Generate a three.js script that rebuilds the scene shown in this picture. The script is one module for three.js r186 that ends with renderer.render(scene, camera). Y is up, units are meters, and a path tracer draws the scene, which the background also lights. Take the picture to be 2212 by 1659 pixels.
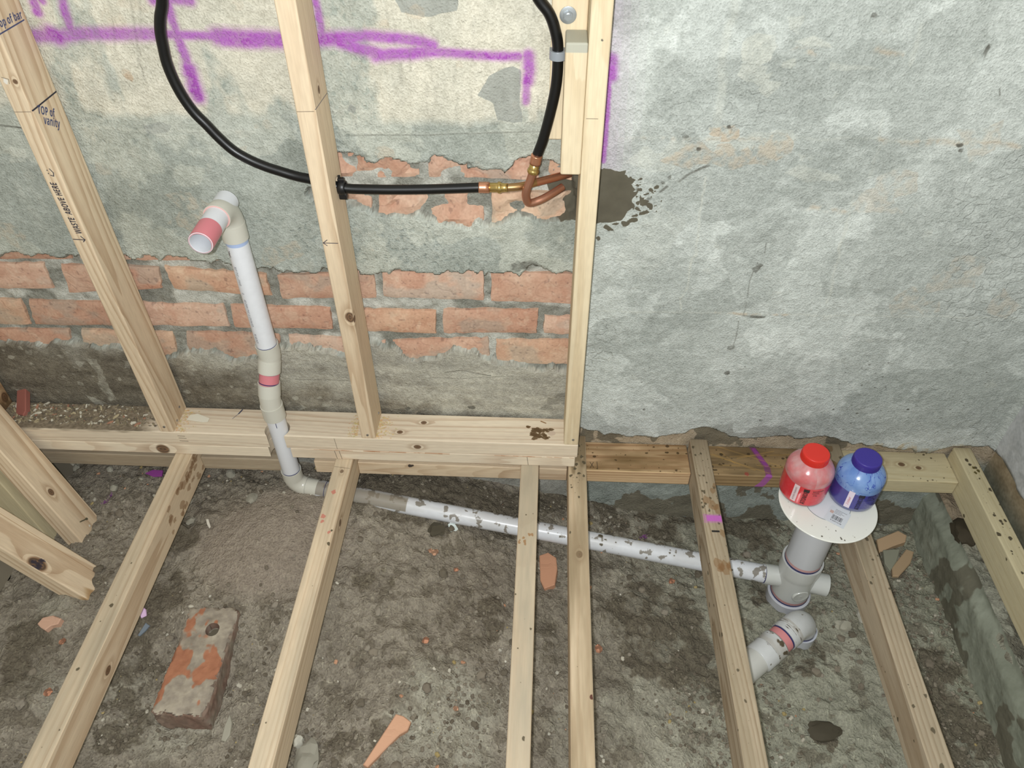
import * as THREE from 'three';
import { RoundedBoxGeometry } from 'three/addons/geometries/RoundedBoxGeometry.js';
import { mergeGeometries, mergeVertices, toCreasedNormals } from 'three/addons/utils/BufferGeometryUtils.js';
import { Brush, Evaluator, SUBTRACTION } from 'three-bvh-csg';

// ------------------------------------------------------------------ camera, light, exposure
const scene = new THREE.Scene();
scene.background = new THREE.Color(0x000000);
const camera = new THREE.PerspectiveCamera(53.02, 2212 / 1659, 0.05, 30);
camera.position.set(0, 1.4714, 1.367);
camera.rotation.order = 'YXZ';
camera.rotation.set(-0.7508, 0.0506, -0.0053);
scene.add(camera);
const renderer = new THREE.WebGLRenderer({ antialias: true });
renderer.toneMapping = THREE.LinearToneMapping;
renderer.toneMappingExposure = 1.0;
renderer.shadowMap.enabled = true;
// the flash of the phone that took the picture, a few centimetres left of its lens
const flash = new THREE.PointLight(new THREE.Color(1.0, 1.03, 1.055), 6.7, 0, 2);
flash.position.set(-0.035, 1.5, 1.385);
flash.castShadow = true; flash.shadow.radius = 0.6;
scene.add(flash);

// ------------------------------------------------------------------ helpers
let S = 12345;
const rnd = () => { S = (S * 1664525 + 1013904223) >>> 0; return S / 4294967296; };
const seed = (k) => { S = (k * 2654435761) >>> 0; rnd(); rnd(); };
const rr = (a, b) => a + (b - a) * rnd();
const clamp = (x, a = 0, b = 1) => x < a ? a : x > b ? b : x;
const ss = (a, b, t) => { const q = clamp((t - a) / (b - a)); return q * q * (3 - 2 * q); };
const mix = (a, b, t) => a + (b - a) * t;
const NT = new Float32Array(65536 * 2);
seed(7); for (let i = 0; i < NT.length; i++) NT[i] = rnd() * 2 - 1;
function vn(x, y, k = 0) {                                   // smooth value noise, -1..1
  const xi = Math.floor(x), yi = Math.floor(y); let fx = x - xi, fy = y - yi;
  fx = fx * fx * (3 - 2 * fx); fy = fy * fy * (3 - 2 * fy);
  const r0 = ((yi + k * 71) & 255) << 8, r1 = ((yi + 1 + k * 71) & 255) << 8, c0 = (xi + k * 29) & 255, c1 = (xi + 1 + k * 29) & 255;
  const a = NT[r0 | c0], b = NT[r0 | c1], c = NT[r1 | c0], d = NT[r1 | c1];
  return a + (b - a) * fx + (c - a + (a - b - c + d) * fx) * fy;
}
function fbm(x, y, o, k = 0) { let s = 0, a = 0.5; for (let i = 0; i < o; i++) { s += a * vn(x, y, k + i); x = x * 2.03 + 11.7; y = y * 2.03 + 5.3; a *= 0.5; } return s; }
const V = (x, y, z) => new THREE.Vector3(x, y, z);
const used = {};
function numbered(n) { const k = used[n] = (used[n] ?? -1) + 1; return k ? n + '_' + String(k).padStart(3, '0') : n; }
function shadow(o) { o.castShadow = o.receiveShadow = true; return o; }
function tag(o, label, category, group, kind) {
  if (label) o.userData.label = label;
  if (category) o.userData.category = category;
  if (group) o.userData.group = group;
  if (kind) o.userData.kind = kind;
  return o;
}
function thing(name, label, category, group, p = [0, 0, 0]) {
  const g = new THREE.Group(); g.name = numbered(name); g.position.set(...p); scene.add(g);
  return tag(g, label, category, group);
}
function mesh(name, geo, mat, parent, label) {
  const m = shadow(new THREE.Mesh(geo, mat)); m.name = parent ? name : numbered(name); (parent || scene).add(m);
  if (label) m.userData.label = label;
  return m;
}
const std = (rgb, rough = 0.8, more = {}) => new THREE.MeshStandardMaterial({ color: new THREE.Color().setRGB(rgb[0] / 255, rgb[1] / 255, rgb[2] / 255, THREE.SRGBColorSpace), roughness: rough, ...more });
const phys = (rgb, rough = 0.5, more = {}) => new THREE.MeshPhysicalMaterial({ color: new THREE.Color().setRGB(rgb[0] / 255, rgb[1] / 255, rgb[2] / 255, THREE.SRGBColorSpace), roughness: rough, ...more });
function dataTex(data, w, h, fmt = THREE.RGBAFormat, srgb = true) {
  const t = new THREE.DataTexture(data, w, h, fmt); t.magFilter = t.minFilter = THREE.LinearFilter;
  if (srgb) t.colorSpace = THREE.SRGBColorSpace; t.needsUpdate = true; return t;
}
function canvas(w, h) { const c = document.createElement('canvas'); c.width = w; c.height = h; return [c, c.getContext('2d')]; }
const BOX = (sx, sy, sz, x = 0, y = 0, z = 0, r = 0.002) => { const g = new RoundedBoxGeometry(sx, sy, sz, 2, Math.min(r, sx / 2.1, sy / 2.1, sz / 2.1)); g.translate(x, y, z); return g; };
function tube(pts, r, seg = 48, rad = 16, closed = false) {
  const c = new THREE.CatmullRomCurve3(pts.map((p) => p.isVector3 ? p : V(...p)), closed, 'centripetal');
  return new THREE.TubeGeometry(c, seg, r, rad, closed);
}
function cyl(p, q, r, r2 = r, rad = 40, open = false) {
  p = V(...p); q = V(...q); const d = q.clone().sub(p), L = d.length();
  const g = new THREE.CylinderGeometry(r2, r, L, rad, 1, open); g.translate(0, L / 2, 0);
  g.applyQuaternion(new THREE.Quaternion().setFromUnitVectors(V(0, 1, 0), d.normalize())); g.translate(p.x, p.y, p.z); return g;
}
function latheAlong(prof, p, q, rad = 48) {                  // profile [r, t] turned round the axis that runs from p towards q
  p = V(...p); q = V(...q); const d = q.clone().sub(p).normalize();
  const g = new THREE.LatheGeometry(prof.map(([r, t]) => new THREE.Vector2(r, t)), rad);
  g.applyQuaternion(new THREE.Quaternion().setFromUnitVectors(V(0, 1, 0), d)); g.translate(p.x, p.y, p.z); return g;
}
function bend(p, d1, d2, R, r, seg = 20, rad = 32) {          // quarter-like bend: starts at p along d1, ends along d2
  d1 = V(...d1).normalize(); d2 = V(...d2).normalize(); const ang = d1.angleTo(d2), n = d1.clone().cross(d2).normalize();
  const toC = n.clone().cross(d1).normalize(), c = V(...p).addScaledVector(toC, R);
  class Arc extends THREE.Curve { getPoint(t, o = new THREE.Vector3()) { const a = ang * t; return o.copy(c).addScaledVector(toC, -R * Math.cos(a)).addScaledVector(d1, R * Math.sin(a)); } }
  const k = new Arc(); return [new THREE.TubeGeometry(k, seg, r, rad), k.getPoint(1).toArray()];
}
const merge = (...g) => mergeGeometries(g.map((q) => { const n = q.index ? q.toNonIndexed() : q; for (const k of Object.keys(n.attributes)) if (!['position', 'normal', 'uv'].includes(k)) n.deleteAttribute(k); return n; }));

// ------------------------------------------------------------------ the back wall: colour, marks and relief
const WX0 = -1.5, WX1 = 1.2, WY0 = -0.45, WY1 = 1.12;
const polyAt = (a, x) => { if (x <= a[0]) return a[1]; for (let i = 2; i < a.length; i += 2) if (x <= a[i]) { const t = (x - a[i - 2]) / (a[i] - a[i - 2]); return mix(a[i - 1], a[i + 1], t); } return a[a.length - 1]; };
const lowTop = [-1.196,.527,-.832,.529,-.751,.527,-.682,.517,-.623,.505,-.541,.505,-.439,.505,-.175,.507,-.054,.514,-.035,.525,-.005,.532,.025,.517,.065,.514];
const lowBot = [-1.313,.277,-1.202,.27,-1.077,.264,-1.027,.276,-.98,.248,-.925,.24,-.841,.253,-.773,.251,-.751,.227,-.721,.231,-.682,.252,-.641,.282,-.582,.296,-.53,.275,-.488,.262,-.405,.298,-.356,.29,-.331,.265,-.298,.254,-.254,.256,-.196,.288,-.142,.271,-.118,.265,-.093,.251,-.067,.251,-.054,.235,.079,.236];
const upTop = [-.441,.781,-.4,.784,-.378,.779,-.343,.769,-.314,.783,-.293,.771,-.263,.76,-.239,.766,-.221,.777,-.193,.778,-.176,.774,-.154,.762,-.1,.757,-.082,.756,-.055,.771,-.028,.776,.017,.768,.052,.764];
const upBot = [-.462,.663,-.419,.662,-.396,.656,-.368,.652,-.264,.644,-.207,.643,-.184,.622,-.15,.636,-.112,.628,-.055,.647,.007,.64,.059,.643];
const lipX = [-1.5, 0.05, 0.09, 0.06, 0.101, 0.047, 0.161, 0.023, 0.281, 0.012, 0.373, 0.033, 0.4, 0.058, 0.428, 0.053, 0.516, 0.019, 0.6, 0.034, 0.688, 0.026, 0.72, 0.045, 0.76, 0.03, 0.785, 0.018, 0.93, -0.001, 1.0, -0.012, 1.05, 0.02, 1.2, 0.02];
function openings(x, y) {                                     // 1 where the render is off and brick shows
  const e = 0.011 * vn(x * 38, y * 38, 3) + 0.006 * vn(x * 110, y * 110, 4);
  const a = Math.min(polyAt(lowTop, x) + e - y, y - (polyAt(lowBot, x) + e)), xa = 0.094 - x;
  const b = Math.min(polyAt(upTop, x) + e - y, y - (polyAt(upBot, x) + e)), xb = Math.min(x + 0.46 + e * 2, 0.055 + e - x);
  return Math.max(ss(-0.001, 0.003, Math.min(a, xa)), ss(-0.001, 0.003, Math.min(b, xb)));
}
const right = (x, y) => ss(0.088, 0.1, x + 0.003 * vn(y * 30, 1, 9));
function wallRelief(x, y, o = openings(x, y)) {
  const R = right(x, y), lip = polyAt(lipX, x) + 0.006 * vn(x * 60, y * 20, 8);
  let z = -0.010 + 0.0025 * fbm(x * 9, y * 9, 3, 20) + 0.0012 * fbm(x * 60, y * 60, 2, 24);
  z += R * (0.007 + 0.002 * fbm(x * 14, y * 14, 3, 28));
  z = mix(z, -0.031 + 0.003 * vn(x * 70, y * 70, 31), o);
  if (!R) { const low = ss(0.0, 0.012, polyAt(lowBot, x) - y); z += low * 0.002 * fbm(x * 26, y * 40, 3, 33); }
  const under = ss(-0.002, 0.003, lip - y);
  z = mix(z, -0.036 + 0.002 * vn(x * 40, y * 40, 36), under);
  if (x > 1.135) z += 0.02 * ss(1.135, 1.16, x);
  return z;
}
const MW = 2048, MH = Math.round(MW * (WY1 - WY0) / (WX1 - WX0));
function layer() {
  const [c, g] = canvas(MW, MH); g.fillStyle = '#000'; g.fillRect(0, 0, MW, MH); g.lineCap = g.lineJoin = 'round';
  g.setTransform(MW / (WX1 - WX0), 0, 0, MH / (WY1 - WY0), -WX0 * MW / (WX1 - WX0), -WY0 * MH / (WY1 - WY0));
  g.globalCompositeOperation = 'lighten';
  return { g,
    line(pts, w, a = 1, soft = 0.5) { for (const [k, q] of soft ? [[1.9, 0.12], [1.5, 0.3], [1.15, 0.62], [0.85, 0.9], [0.6, 1]] : [[1, 1]]) { const v = Math.round(255 * a * q); g.strokeStyle = `rgb(${v},${v},${v})`; g.lineWidth = w * (soft ? 1 + (k - 1) * soft * 2 : 1); g.beginPath(); for (let i = 0; i < pts.length; i += 2) g[i ? 'lineTo' : 'moveTo'](pts[i], pts[i + 1]); if (pts.length === 2) g.lineTo(pts[0] + 1e-4, pts[1]); g.stroke(); } },
    area(pts, a = 1, grow = 0) { const v = Math.round(255 * a); g.fillStyle = g.strokeStyle = `rgb(${v},${v},${v})`; g.beginPath(); for (let i = 0; i < pts.length; i += 2) g[i ? 'lineTo' : 'moveTo'](pts[i], pts[i + 1]); g.closePath(); g.fill(); if (grow) { g.lineWidth = grow; g.stroke(); } },
    spots(pts, r0, r1, a = 1, j = 0) { for (let i = 0; i < pts.length; i += 2) { const r = rr(r0, r1), v = Math.round(255 * a), n = 7, t0 = rnd() * 6; g.fillStyle = `rgb(${v},${v},${v})`; g.beginPath(); for (let k = 0; k < n; k++) { const q = r * rr(0.55, 1.25), t = t0 + k / n * 6.283; g.lineTo(pts[i] + q * Math.cos(t) * 1.25 + rr(-j, j), pts[i + 1] + q * Math.sin(t) + rr(-j, j)); } g.closePath(); g.fill(); } },
    done() { const d = g.getImageData(0, 0, MW, MH).data; return (x, y) => { const u = clamp((x - WX0) / (WX1 - WX0) * MW - 0.5, 0, MW - 2), v = clamp((y - WY0) / (WY1 - WY0) * MH - 0.5, 0, MH - 2), i = u | 0, j = v | 0, fx = u - i, fy = v - j, p = (j * MW + i) * 4; return (mix(mix(d[p], d[p + 4], fx), mix(d[p + MW * 4], d[p + MW * 4 + 4], fx), fy)) / 255; }; } };
}
const spray = (() => {
  const L = layer();
  L.line([-.916,.994,-.867,.996,-.807,.999,-.748,1,-.686,1], 0.019, 0.8); L.line([-.882,1,-.871,.995], 0.024, 1); L.line([-.855,1.003,-.827,1.002,-.756,1.003], 0.016, 0.6);
  L.line([-.686,1,-.641,.999,-.584,.997], 0.013, 0.85); L.line([-.585,.997,-.543,.996,-.486,.993,-.465,.993], 0.024, 1); L.line([-.577,.991,-.512,.988], 0.018, 0.9);
  L.line([-.407,.996,-.379,.997,-.346,.997], 0.021, 0.95); L.line([-.362,.998,-.313,1,-.265,.998,-.221,.992,-.205,.986,-.211,.978], 0.016, 0.95); L.line([-.367,.99,-.332,.978,-.292,.969,-.251,.972,-.21,.978], 0.018, 0.95); L.line([-.309,.967,-.276,.971], 0.018, 0.9);
  L.line([-.214,.976,-.169,.974,-.112,.972,-.055,.971], 0.013, 0.92); L.line([-.038,.972,-.036,.948,-.039,.928], 0.017, 0.95); L.line([-.04,.928,-.042,.891], 0.012, 0.75);
  L.line([-.655,1.053,-.657,1.023,-.655,.996], 0.013, 0.85); L.line([-.655,.996,-.651,.964,-.652,.927], 0.015, 0.85); L.line([-.65,.94,-.65,.91,-.649,.891], 0.022, 1);
  L.line([-.68,1.057,-.647,1.059,-.616,1.056], 0.016, 0.85); L.line([-.839,1.055,-.842,1.032,-.844,1.005], 0.013, 0.85); L.line([-.89,1.052,-.89,1.035], 0.014, 0.9); L.line([-.876,1.056,-.874,1.053], 0.01, 0.8);
  L.line([-.399,1.062,-.398,1.037,-.398,1.001], 0.011, 0.85);
  L.line([.105,.97,.107,.942], 0.022, 1); L.line([.105,.95,.107,.866,.107,.779], 0.009, 0.95);
  L.line([.103,1.064,.11,.95,.116,.775], 0.045, 0.13, 0.9);
  return L.done();
})();
const wet = (() => { const L = layer(); seed(21);
  L.area([.006,.728,.013,.748,.062,.757,.115,.76,.152,.764,.147,.754,.161,.741,.175,.717,.172,.686,.156,.654,.115,.64,.068,.646,.021,.642,.006,.651,.01,.682]);
  for (let i = 0; i < 46; i++) { const q = Math.pow(rnd(), 2); L.spots([mix(.16, .225, q), mix(.665, .75, rnd())], 0.001, 0.006 * (1 - q) + 0.0015); }
  L.spots([.198,.695,.205,.687,.194,.671,.181,.655,.162,.646,.143,.642,.186,.681,.209,.679,.171,.65,.125,.63,.133,.625,.11,.607,.215,.726,.204,.72,.188,.703], 0.004, 0.008);
  return L.done(); })();
const darkMk = (() => { const L = layer(); seed(22);
  L.line([.453,.607,.453,.579], 0.0015, 0.5, 0.3); L.line([.445,.556,.442,.539,.439,.509,.442,.466], 0.0018, 0.5, 0.3); L.line([.442,.454,.445,.418], 0.0022, 0.4, 0.3); L.area([.436,.541,.451,.554,.459,.551,.446,.529], 0.65); L.line([.443,.418,.462,.417], 0.003, 0.5, 0.3); L.line([.462,.416,.49,.416], 0.006, 0.75, 0.3);
  L.line([.438,.402,.44,.362,.438,.328], 0.002, 0.5, 0.3); L.spots([.436,.327,.441,.245], 0.006, 0.009, 0.7);
  L.area([.73,.989,.735,1.004,.739,.998,.736,.979], 0.8); L.line([.784,.928,.788,.915], 0.002, 0.7, 0.3); L.spots([.531,1.046,.254,.83,.332,.85,.283,.806,.756,.824,.761,.815,.331,.852], 0.003, 0.006, 0.8);
  L.spots([.177,.722,.225,.736,.237,.748,.204,.702], 0.002, 0.005, 0.6); L.line([.145,1.064,.145,1.063], 0.002, 0.2, 0);
  L.line([.256,.739,.275,.757,.308,.774], 0.004, 0.55, 0.4); L.line([.235,.728,.223,.716], 0.004, 0.6, 0.3);
  L.spots([.258,.118,.55,.09,.651,.027,.447,.052,.719,.138,.779,.124,.895,.145,1.085,.012], 0.002, 0.0045, 0.85);
  for (let i = 0; i < 90; i++) L.spots([rr(0.7, 1.13), rr(0.02, 0.3)], 0.0008, 0.0025, rr(0.4, 0.8));
  for (let i = 0; i < 60; i++) L.spots([rr(0.12, 0.7), rr(0.03, 0.3)], 0.0007, 0.002, rr(0.3, 0.7));
  L.line([-1.055,.827,-1.002,.822,-.962,.819], 0.003, 0.7, 0.3); L.line([-.064,.53,-.035,.535,.005,.514], 0.012, 0.6, 0.6); L.spots([-.059,.525,-.043,.529,-.025,.535], 0.008, 0.012, 0.75);
  L.line([-.385,.82,-.248,.821,-.116,.828,-.003,.833], 0.0018, 0.4, 0.3); L.line([-.605,.182,-.535,.181,-.466,.181], 0.002, 0.4, 0.4); L.line([-.234,.216,-.188,.225,-.155,.214,-.121,.21], 0.0022, 0.6, 0.3); L.line([-.303,.198,-.19,.198,-.065,.212], 0.0016, 0.4, 0.3);
  L.spots([-.667,.079,-.623,.089,-.693,.069,-.714,.11,.016,.108,.056,.142,.033,.125], 0.015, 0.03, 0.38, 0.004); L.spots([-.309,.069,-.337,.088,-.171,.1], 0.004, 0.01, 0.6);
  L.line([.174,.013,.283,.001,.375,.023,.52,.008,.692,.024,.816,0,1.04,-.007], 0.01, 0.35, 0.9);
  L.spots([.516,.029,.56,.04,.604,.05,.652,.044,.467,.041], 0.02, 0.04, 0.35);
  for (let i = 0; i < 60; i++) { const x = rr(-0.4, 0.02), y = rr(0.84, 1.08); L.line([x, y, x + rr(-.002, .002), y - rr(0.01, 0.04)], rr(0.002, 0.006), rr(0.06, 0.18), 0.7); }
  L.line([-.757,1.056,-.765,1.01,-.778,.963], 0.003, 0.16, 0.9); L.line([-.719,1.056,-.729,1.003,-.739,.955,-.74,.905], 0.003, 0.2, 0.9); L.line([-.704,1.056,-.719,1.003], 0.003, 0.16, 0.9);
  return L.done(); })();
const lightMk = (() => { const L = layer(); seed(23);
  L.area([.335,1.008,.352,1.017,.382,1.015,.388,.997,.381,.974,.36,.963,.337,.969,.331,.985], 0.85); L.spots([.354,.954,.368,.942,.384,.926,.351,.946,.403,.966], 0.01, 0.022, 0.7, 0.004);
  L.area([.405,1.005,.438,1.012,.469,1.001,.474,.994,.435,.994], 0.8); L.area([.481,.97,.553,.964,.563,.958,.484,.957], 0.45); L.area([.392,1.046,.414,1.05,.414,1.016,.397,1.024], 0.6);
  L.line([.299,1.066,.302,.992,.305,.912,.306,.834], 0.012, 0.5, 0.5); L.line([.307,.749,.31,.593,.305,.43], 0.004, 0.75, 0.4);
  L.line([.59,.716,.602,.611,.615,.459], 0.005, 0.6, 0.4); L.line([.615,1.034,.62,.965], 0.006, 0.45, 0.4); L.line([.606,.874,.618,.756], 0.004, 0.35, 0.4);
  L.line([.127,.83,.273,.828,.443,.831,.611,.832,.862,.831], 0.004, 0.35, 0.4); L.line([.122,.421,.336,.422,.539,.424,.839,.428,1.026,.431], 0.004, 0.45, 0.4);
  L.line([-.92,.824,-.784,.821,-.675,.823,-.478,.826], 0.005, 0.5, 0.6); L.line([-.398,.825,-.248,.826,-.072,.833,.006,.828], 0.006, 0.4, 0.6);
  L.area([-1.061,.785,-1.025,.781,-1.036,.752,-1.072,.751], 0.75); L.line([-1.076,.7,-1.075,.636,-1.069,.568], 0.014, 0.35, 0.8); L.line([-1.047,.7,-1.04,.647], 0.01, 0.3, 0.8); L.line([-.772,.762,-.72,.733,-.661,.709], 0.012, 0.3, 0.9);
  L.area([-.737,.856,-.7,.861,-.69,.834,-.732,.815,-.756,.824], 0.5); L.line([-.758,.819,-.742,.813,-.726,.806,-.702,.81], 0.008, 0.7, 0.4); L.area([-.757,.686,-.736,.681,-.698,.645,-.69,.6,-.72,.6,-.736,.649], 0.45);
  L.area([.222,.687,.281,.657,.257,.557,.205,.508,.151,.554,.173,.622], 0.25); L.area([.48,.782,.528,.764,.555,.762,.567,.75,.499,.744,.459,.762], 0.6);
  L.spots([.325,.825,.362,.812,.393,.826,.429,.818,.235,.796,.21,.781,.182,.795], 0.02, 0.035, 0.5, 0.006);
  L.area([.467,.8,.484,.801,.479,.787], 0.5); L.spots([-.558,.116,-.545,.092,-.578,.074,-.618,.114,-.613,.081], 0.004, 0.012, 0.7);
  for (let i = 0; i < 260; i++) { const y = rr(0.09, 0.3), x = rr(-1.45, 0.05), s = rr(0.001, 0.0045); L.spots([x, y], s, s * 1.4, rr(0.3, 0.8), 0.001); }
  L.area([-1.12,.228,-1.097,.229,-1.093,.143,-1.099,.086,-1.113,.08,-1.121,.134,-1.114,.182], 0.7); L.area([-1.147,.219,-1.124,.217,-1.144,.196], 0.7); L.area([-1.032,.224,-1.016,.227,-1.022,.201,-1.033,.201], 0.75); L.area([-1.175,.104,-1.144,.089,-1.109,.068,-1.149,.058], 0.75); L.spots([-1.172,.14,-1.205,.163,-1.272,.207,-1.182,.233,-1.313,.228,-1.277,.257,-1.258,.245,-.901,.167,-.856,.2,-.895,.127], 0.004, 0.009, 0.7);
  L.line([-.561,.263,-.56,.226,-.545,.193], 0.0018, 0.6, 0.2); L.spots([-.02,.171,-.014,.155,-.025,.139], 0.004, 0.008, 0.7);
  for (let i = 0; i < 40; i++) L.spots([rr(0.15, 1.1), rr(0.1, 1.05)], 0.002, 0.012, rr(0.15, 0.4), 0.003);
  return L.done(); })();
const warmMk = (() => { const L = layer(); seed(24);
  L.line([.153,.826,.273,.826,.444,.827], 0.006, 0.25, 0.8); L.line([.612,.83,.738,.829,.863,.828], 0.008, 0.45, 0.8); L.line([.377,.424,.539,.423], 0.005, 0.5, 0.6);
  L.line([.404,.994,.453,.985], 0.006, 0.45, 0.8); L.line([.553,.992,.599,.982], 0.007, 0.5, 0.8); L.line([.504,.689,.529,.694,.586,.685], 0.007, 0.45, 0.8);
  L.spots([.309,.843,.339,.839], 0.015, 0.02, 0.6); L.spots([.261,.796,.295,.797,.33,.798,.365,.794,.4,.794,.422,.809,.436,.823], 0.022, 0.03, 0.42, 0.006); L.spots([.786,.465,.851,.527,.871,.551,.973,.464,.83,.453,.794,.834,.667,.738,.642,.707], 0.02, 0.045, 0.25, 0.01);
  L.spots([-.77,.934,-.77,.925], 0.006, 0.009, 0.8); L.spots([-1.149,.583,-1.142,.566], 0.02, 0.03, 0.35); L.spots([-.742,.676,-.724,.655,-.717,.611,-.75,.632,-.552,.552,-.596,.533], 0.025, 0.035, 0.35, 0.01); L.spots([-.319,1.015,-.294,1.023,-.225,1.039,-.314,.785], 0.015, 0.02, 0.3);
  L.spots([.805,-.001,.875,-.003,.943,.006,1.004,-.004,1.06,.003,1.12,-.003], 0.02, 0.03, 0.6, 0.004); L.spots([-.291,.075,-.314,.077], 0.01, 0.014, 0.5); L.spots([-.408,1.014,-.705,1.053,-.758,1.018], 0.02, 0.03, 0.2);
  for (let i = 0; i < 90; i++) { const x = rr(-1.45, 0.05), y = rr(0.52, 1.08); L.spots([x, y], 0.004, 0.02, rr(0.05, 0.22), 0.004); }
  return L.done(); })();
const greyMk = (() => { const L = layer(); L.area([-.122,.901,-.105,.935,-.084,.946,-.063,.954,-.049,.948,-.046,.849,-.064,.847,-.094,.852,-.104,.884]); L.area([-.262,1.064,-.156,1.065,-.159,1.044,-.181,1.04,-.213,1.033,-.252,1.039]); L.area([-.773,.828,-.737,.841,-.717,.834,-.729,.82,-.769,.813]); L.area([-.363,.88,-.351,.872,-.357,.86,-.374,.867]); L.area([.122,.553,.163,.577,.202,.532,.167,.483,.126,.494], 0.0); return L.done(); })();
function wallColor(x, y, C) {                                 // sRGB 0..255 into C, returns micro relief 0..1
  const o = openings(x, y), R = right(x, y);
  const n1 = fbm(x * 5, y * 5, 4, 40), n2 = fbm(x * 22, y * 22, 4, 45), n3 = fbm(x * 90, y * 90, 3, 50), n4 = vn(x * 420, y * 420, 55), n5 = vn(x * 800, y * 800, 56);
  const wx = x + 0.006 * n2 * 2, wy = y + 0.006 * fbm(y * 22 + 9, x * 22, 3, 58);
  let r, g, b, h, cellH = 0;
  const line = 0.848 - 0.012 * x + 0.01 * n1;                 // below it grey cement, above it pale plaster
  const cream = ss(-0.012, 0.014, y - line + 0.012 * n2);
  const pl = ss(0.04, 0.1, fbm(x * 6 + 2, y * 6, 5, 41)) * 0.8, dkp = ss(0.1, 0.17, fbm(x * 5 + 7, y * 4.5, 5, 43));
  r = 163 + 9 * n1 + 14 * n2 + 22 * pl - 8 * dkp; g = 168 + 9 * n1 + 14 * n2 + 20 * pl - 8 * dkp; b = 159 + 9 * n1 + 14 * n2 + 17 * pl - 8 * dkp;
  const pit = ss(0.1, 0.45, fbm(x * 150, y * 150, 3, 60)) * ss(-0.15, 0.35, fbm(x * 7, y * 7, 2, 63));
  r += 17 * n3 - 20 * pit; g += 17 * n3 - 18 * pit; b += 17 * n3 - 16 * pit;
  { const t = cream, pt = ss(0.08, 0.26, fbm(x * 8, y * 5, 5, 66) + 0.12 * vn(x * 60, y * 9, 65)) * 0.75, q = ss(0.15, 0.4, fbm(x * 130, y * 110, 3, 69));
    const cr = mix(205, 170, pt) + 16 * n2 + 15 * n3 - 20 * q * pt, cg = mix(201, 175, pt) + 14 * n2 + 15 * n3 - 16 * q * pt, cb = mix(184, 165, pt) + 12 * n2 + 15 * n3 - 14 * q * pt;
    r = mix(r, cr, t); g = mix(g, cg, t); b = mix(b, cb, t); }
  // the strip low on the left, and the foundation
  const low = (1 - R) * ss(-0.004, 0.004, polyAt(lowBot, x) + 0.011 * vn(x * 38, y * 38, 3) - y);
  if (low > 0) { const dirt = ss(0.35, -0.5, x + 0.7 + 0.25 * n1 - (0.16 - y) * 1.6 + (y - 0.18) * 3 + 0.5 * n2), st = fbm(x * 8, y * 45, 4, 72);
    r = mix(r, mix(170, 112, dirt) + 24 * st + 18 * n3, low); g = mix(g, mix(167, 105, dirt) + 24 * st + 18 * n3, low); b = mix(b, mix(154, 91, dirt) + 22 * st + 16 * n3, low); }
  // right-hand render
  if (R > 0) { const big = ss(-0.15, 0.3, fbm(x * 4.2, y * 4.2, 4, 76)), gr = ss(0.0, 0.3, fbm(x * 6 + 3, y * 9, 4, 80)), cl = ss(0.05, 0.3, fbm(x * 60, y * 60, 4, 84));
    const pa = ss(0.05, 0.1, fbm(x * 5.2 + 1.3, y * 5.2, 5, 85) + 0.05 * n3), pb = ss(0.07, 0.14, fbm(x * 4.4 + 9, y * 5.5 + 2, 5, 87) + 0.04 * n3), pc = ss(0.12, 0.2, fbm(x * 11 + 4, y * 11, 5, 89)), ce = Math.abs(fbm(x * 52, y * 52, 2, 90)), ro = ss(-0.05, 0.2, fbm(x * 3.3 + 5, y * 3.3, 3, 91)), cell = ss(0.12, 0.0, ce) * ro;
    let q = 178 + 5 * big + 15 * pa * (1 - 0.7 * pb) - 11 * pb * (1 - 0.5 * pa) + 10 * pc * (1 - pb) + 9 * n2 + 15 * n3 - 5 * cell + 3.5 * vn(x * 9, y * 280, 93) * (1 - ro);
    const up = ss(0.25, -0.1, y) * 0.4; q += 18 * up;
    r = mix(r, q - 1, R); g = mix(g, q + 4 - 2 * up, R); b = mix(b, q - 2 + 5 * up, R); cellH = R * cell; }
  const sp = n4 * 10 + n5 * 9; r += sp; g += sp; b += sp;
  h = 0.5 + 0.22 * n2 + 0.26 * n3 + 0.16 * n4 + 0.08 * n5 - 0.25 * pit * (1 - R) - 0.35 * cellH;
  const gm = ss(0.4, 0.55, greyMk(wx, wy)); r = mix(r, 152 + 6 * n2 + 6 * n3, gm * 0.85); g = mix(g, 155 + 6 * n2 + 6 * n3, gm * 0.85); b = mix(b, 148 + 6 * n2 + 6 * n3, gm * 0.85);
  // marks
  const lm = lightMk(wx, wy) * (0.75 + 0.5 * n3); r = mix(r, 214, lm * 0.62); g = mix(g, 214, lm * 0.62); b = mix(b, 200, lm * 0.62); h += 0.15 * lm;
  const wm = warmMk(wx, wy) * clamp(0.55 + 1.6 * n3 + 0.8 * n2, 0, 1); r = mix(r, y < 0.06 ? 176 : 186, clamp(wm)); g = mix(g, y < 0.06 ? 156 : 164, clamp(wm)); b = mix(b, y < 0.06 ? 122 : 138, clamp(wm));
  const p = clamp(spray(x + 0.0025 * n3, y + 0.0025 * n2) * (0.92 + 0.3 * n3 + 0.16 * n4)); if (p > 0.01) { const dk = ss(0.8, 1, p) * ss(-.2, .3, n2) * 0.6; r = mix(r, mix(162, 140, dk) + 9 * n3, p * 0.9); g = mix(g, mix(86, 44, dk) + 9 * n3, p * 0.9); b = mix(b, mix(176, 154, dk) + 9 * n3, p * 0.9); }
  const dm = clamp(darkMk(x + 0.003 * n2 + 0.002 * n3, y + 0.003 * n2) * (0.9 + 0.9 * n3)); r = mix(r, 74, dm * 0.8); g = mix(g, 72, dm * 0.8); b = mix(b, 64, dm * 0.8); h -= 0.3 * dm;
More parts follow.
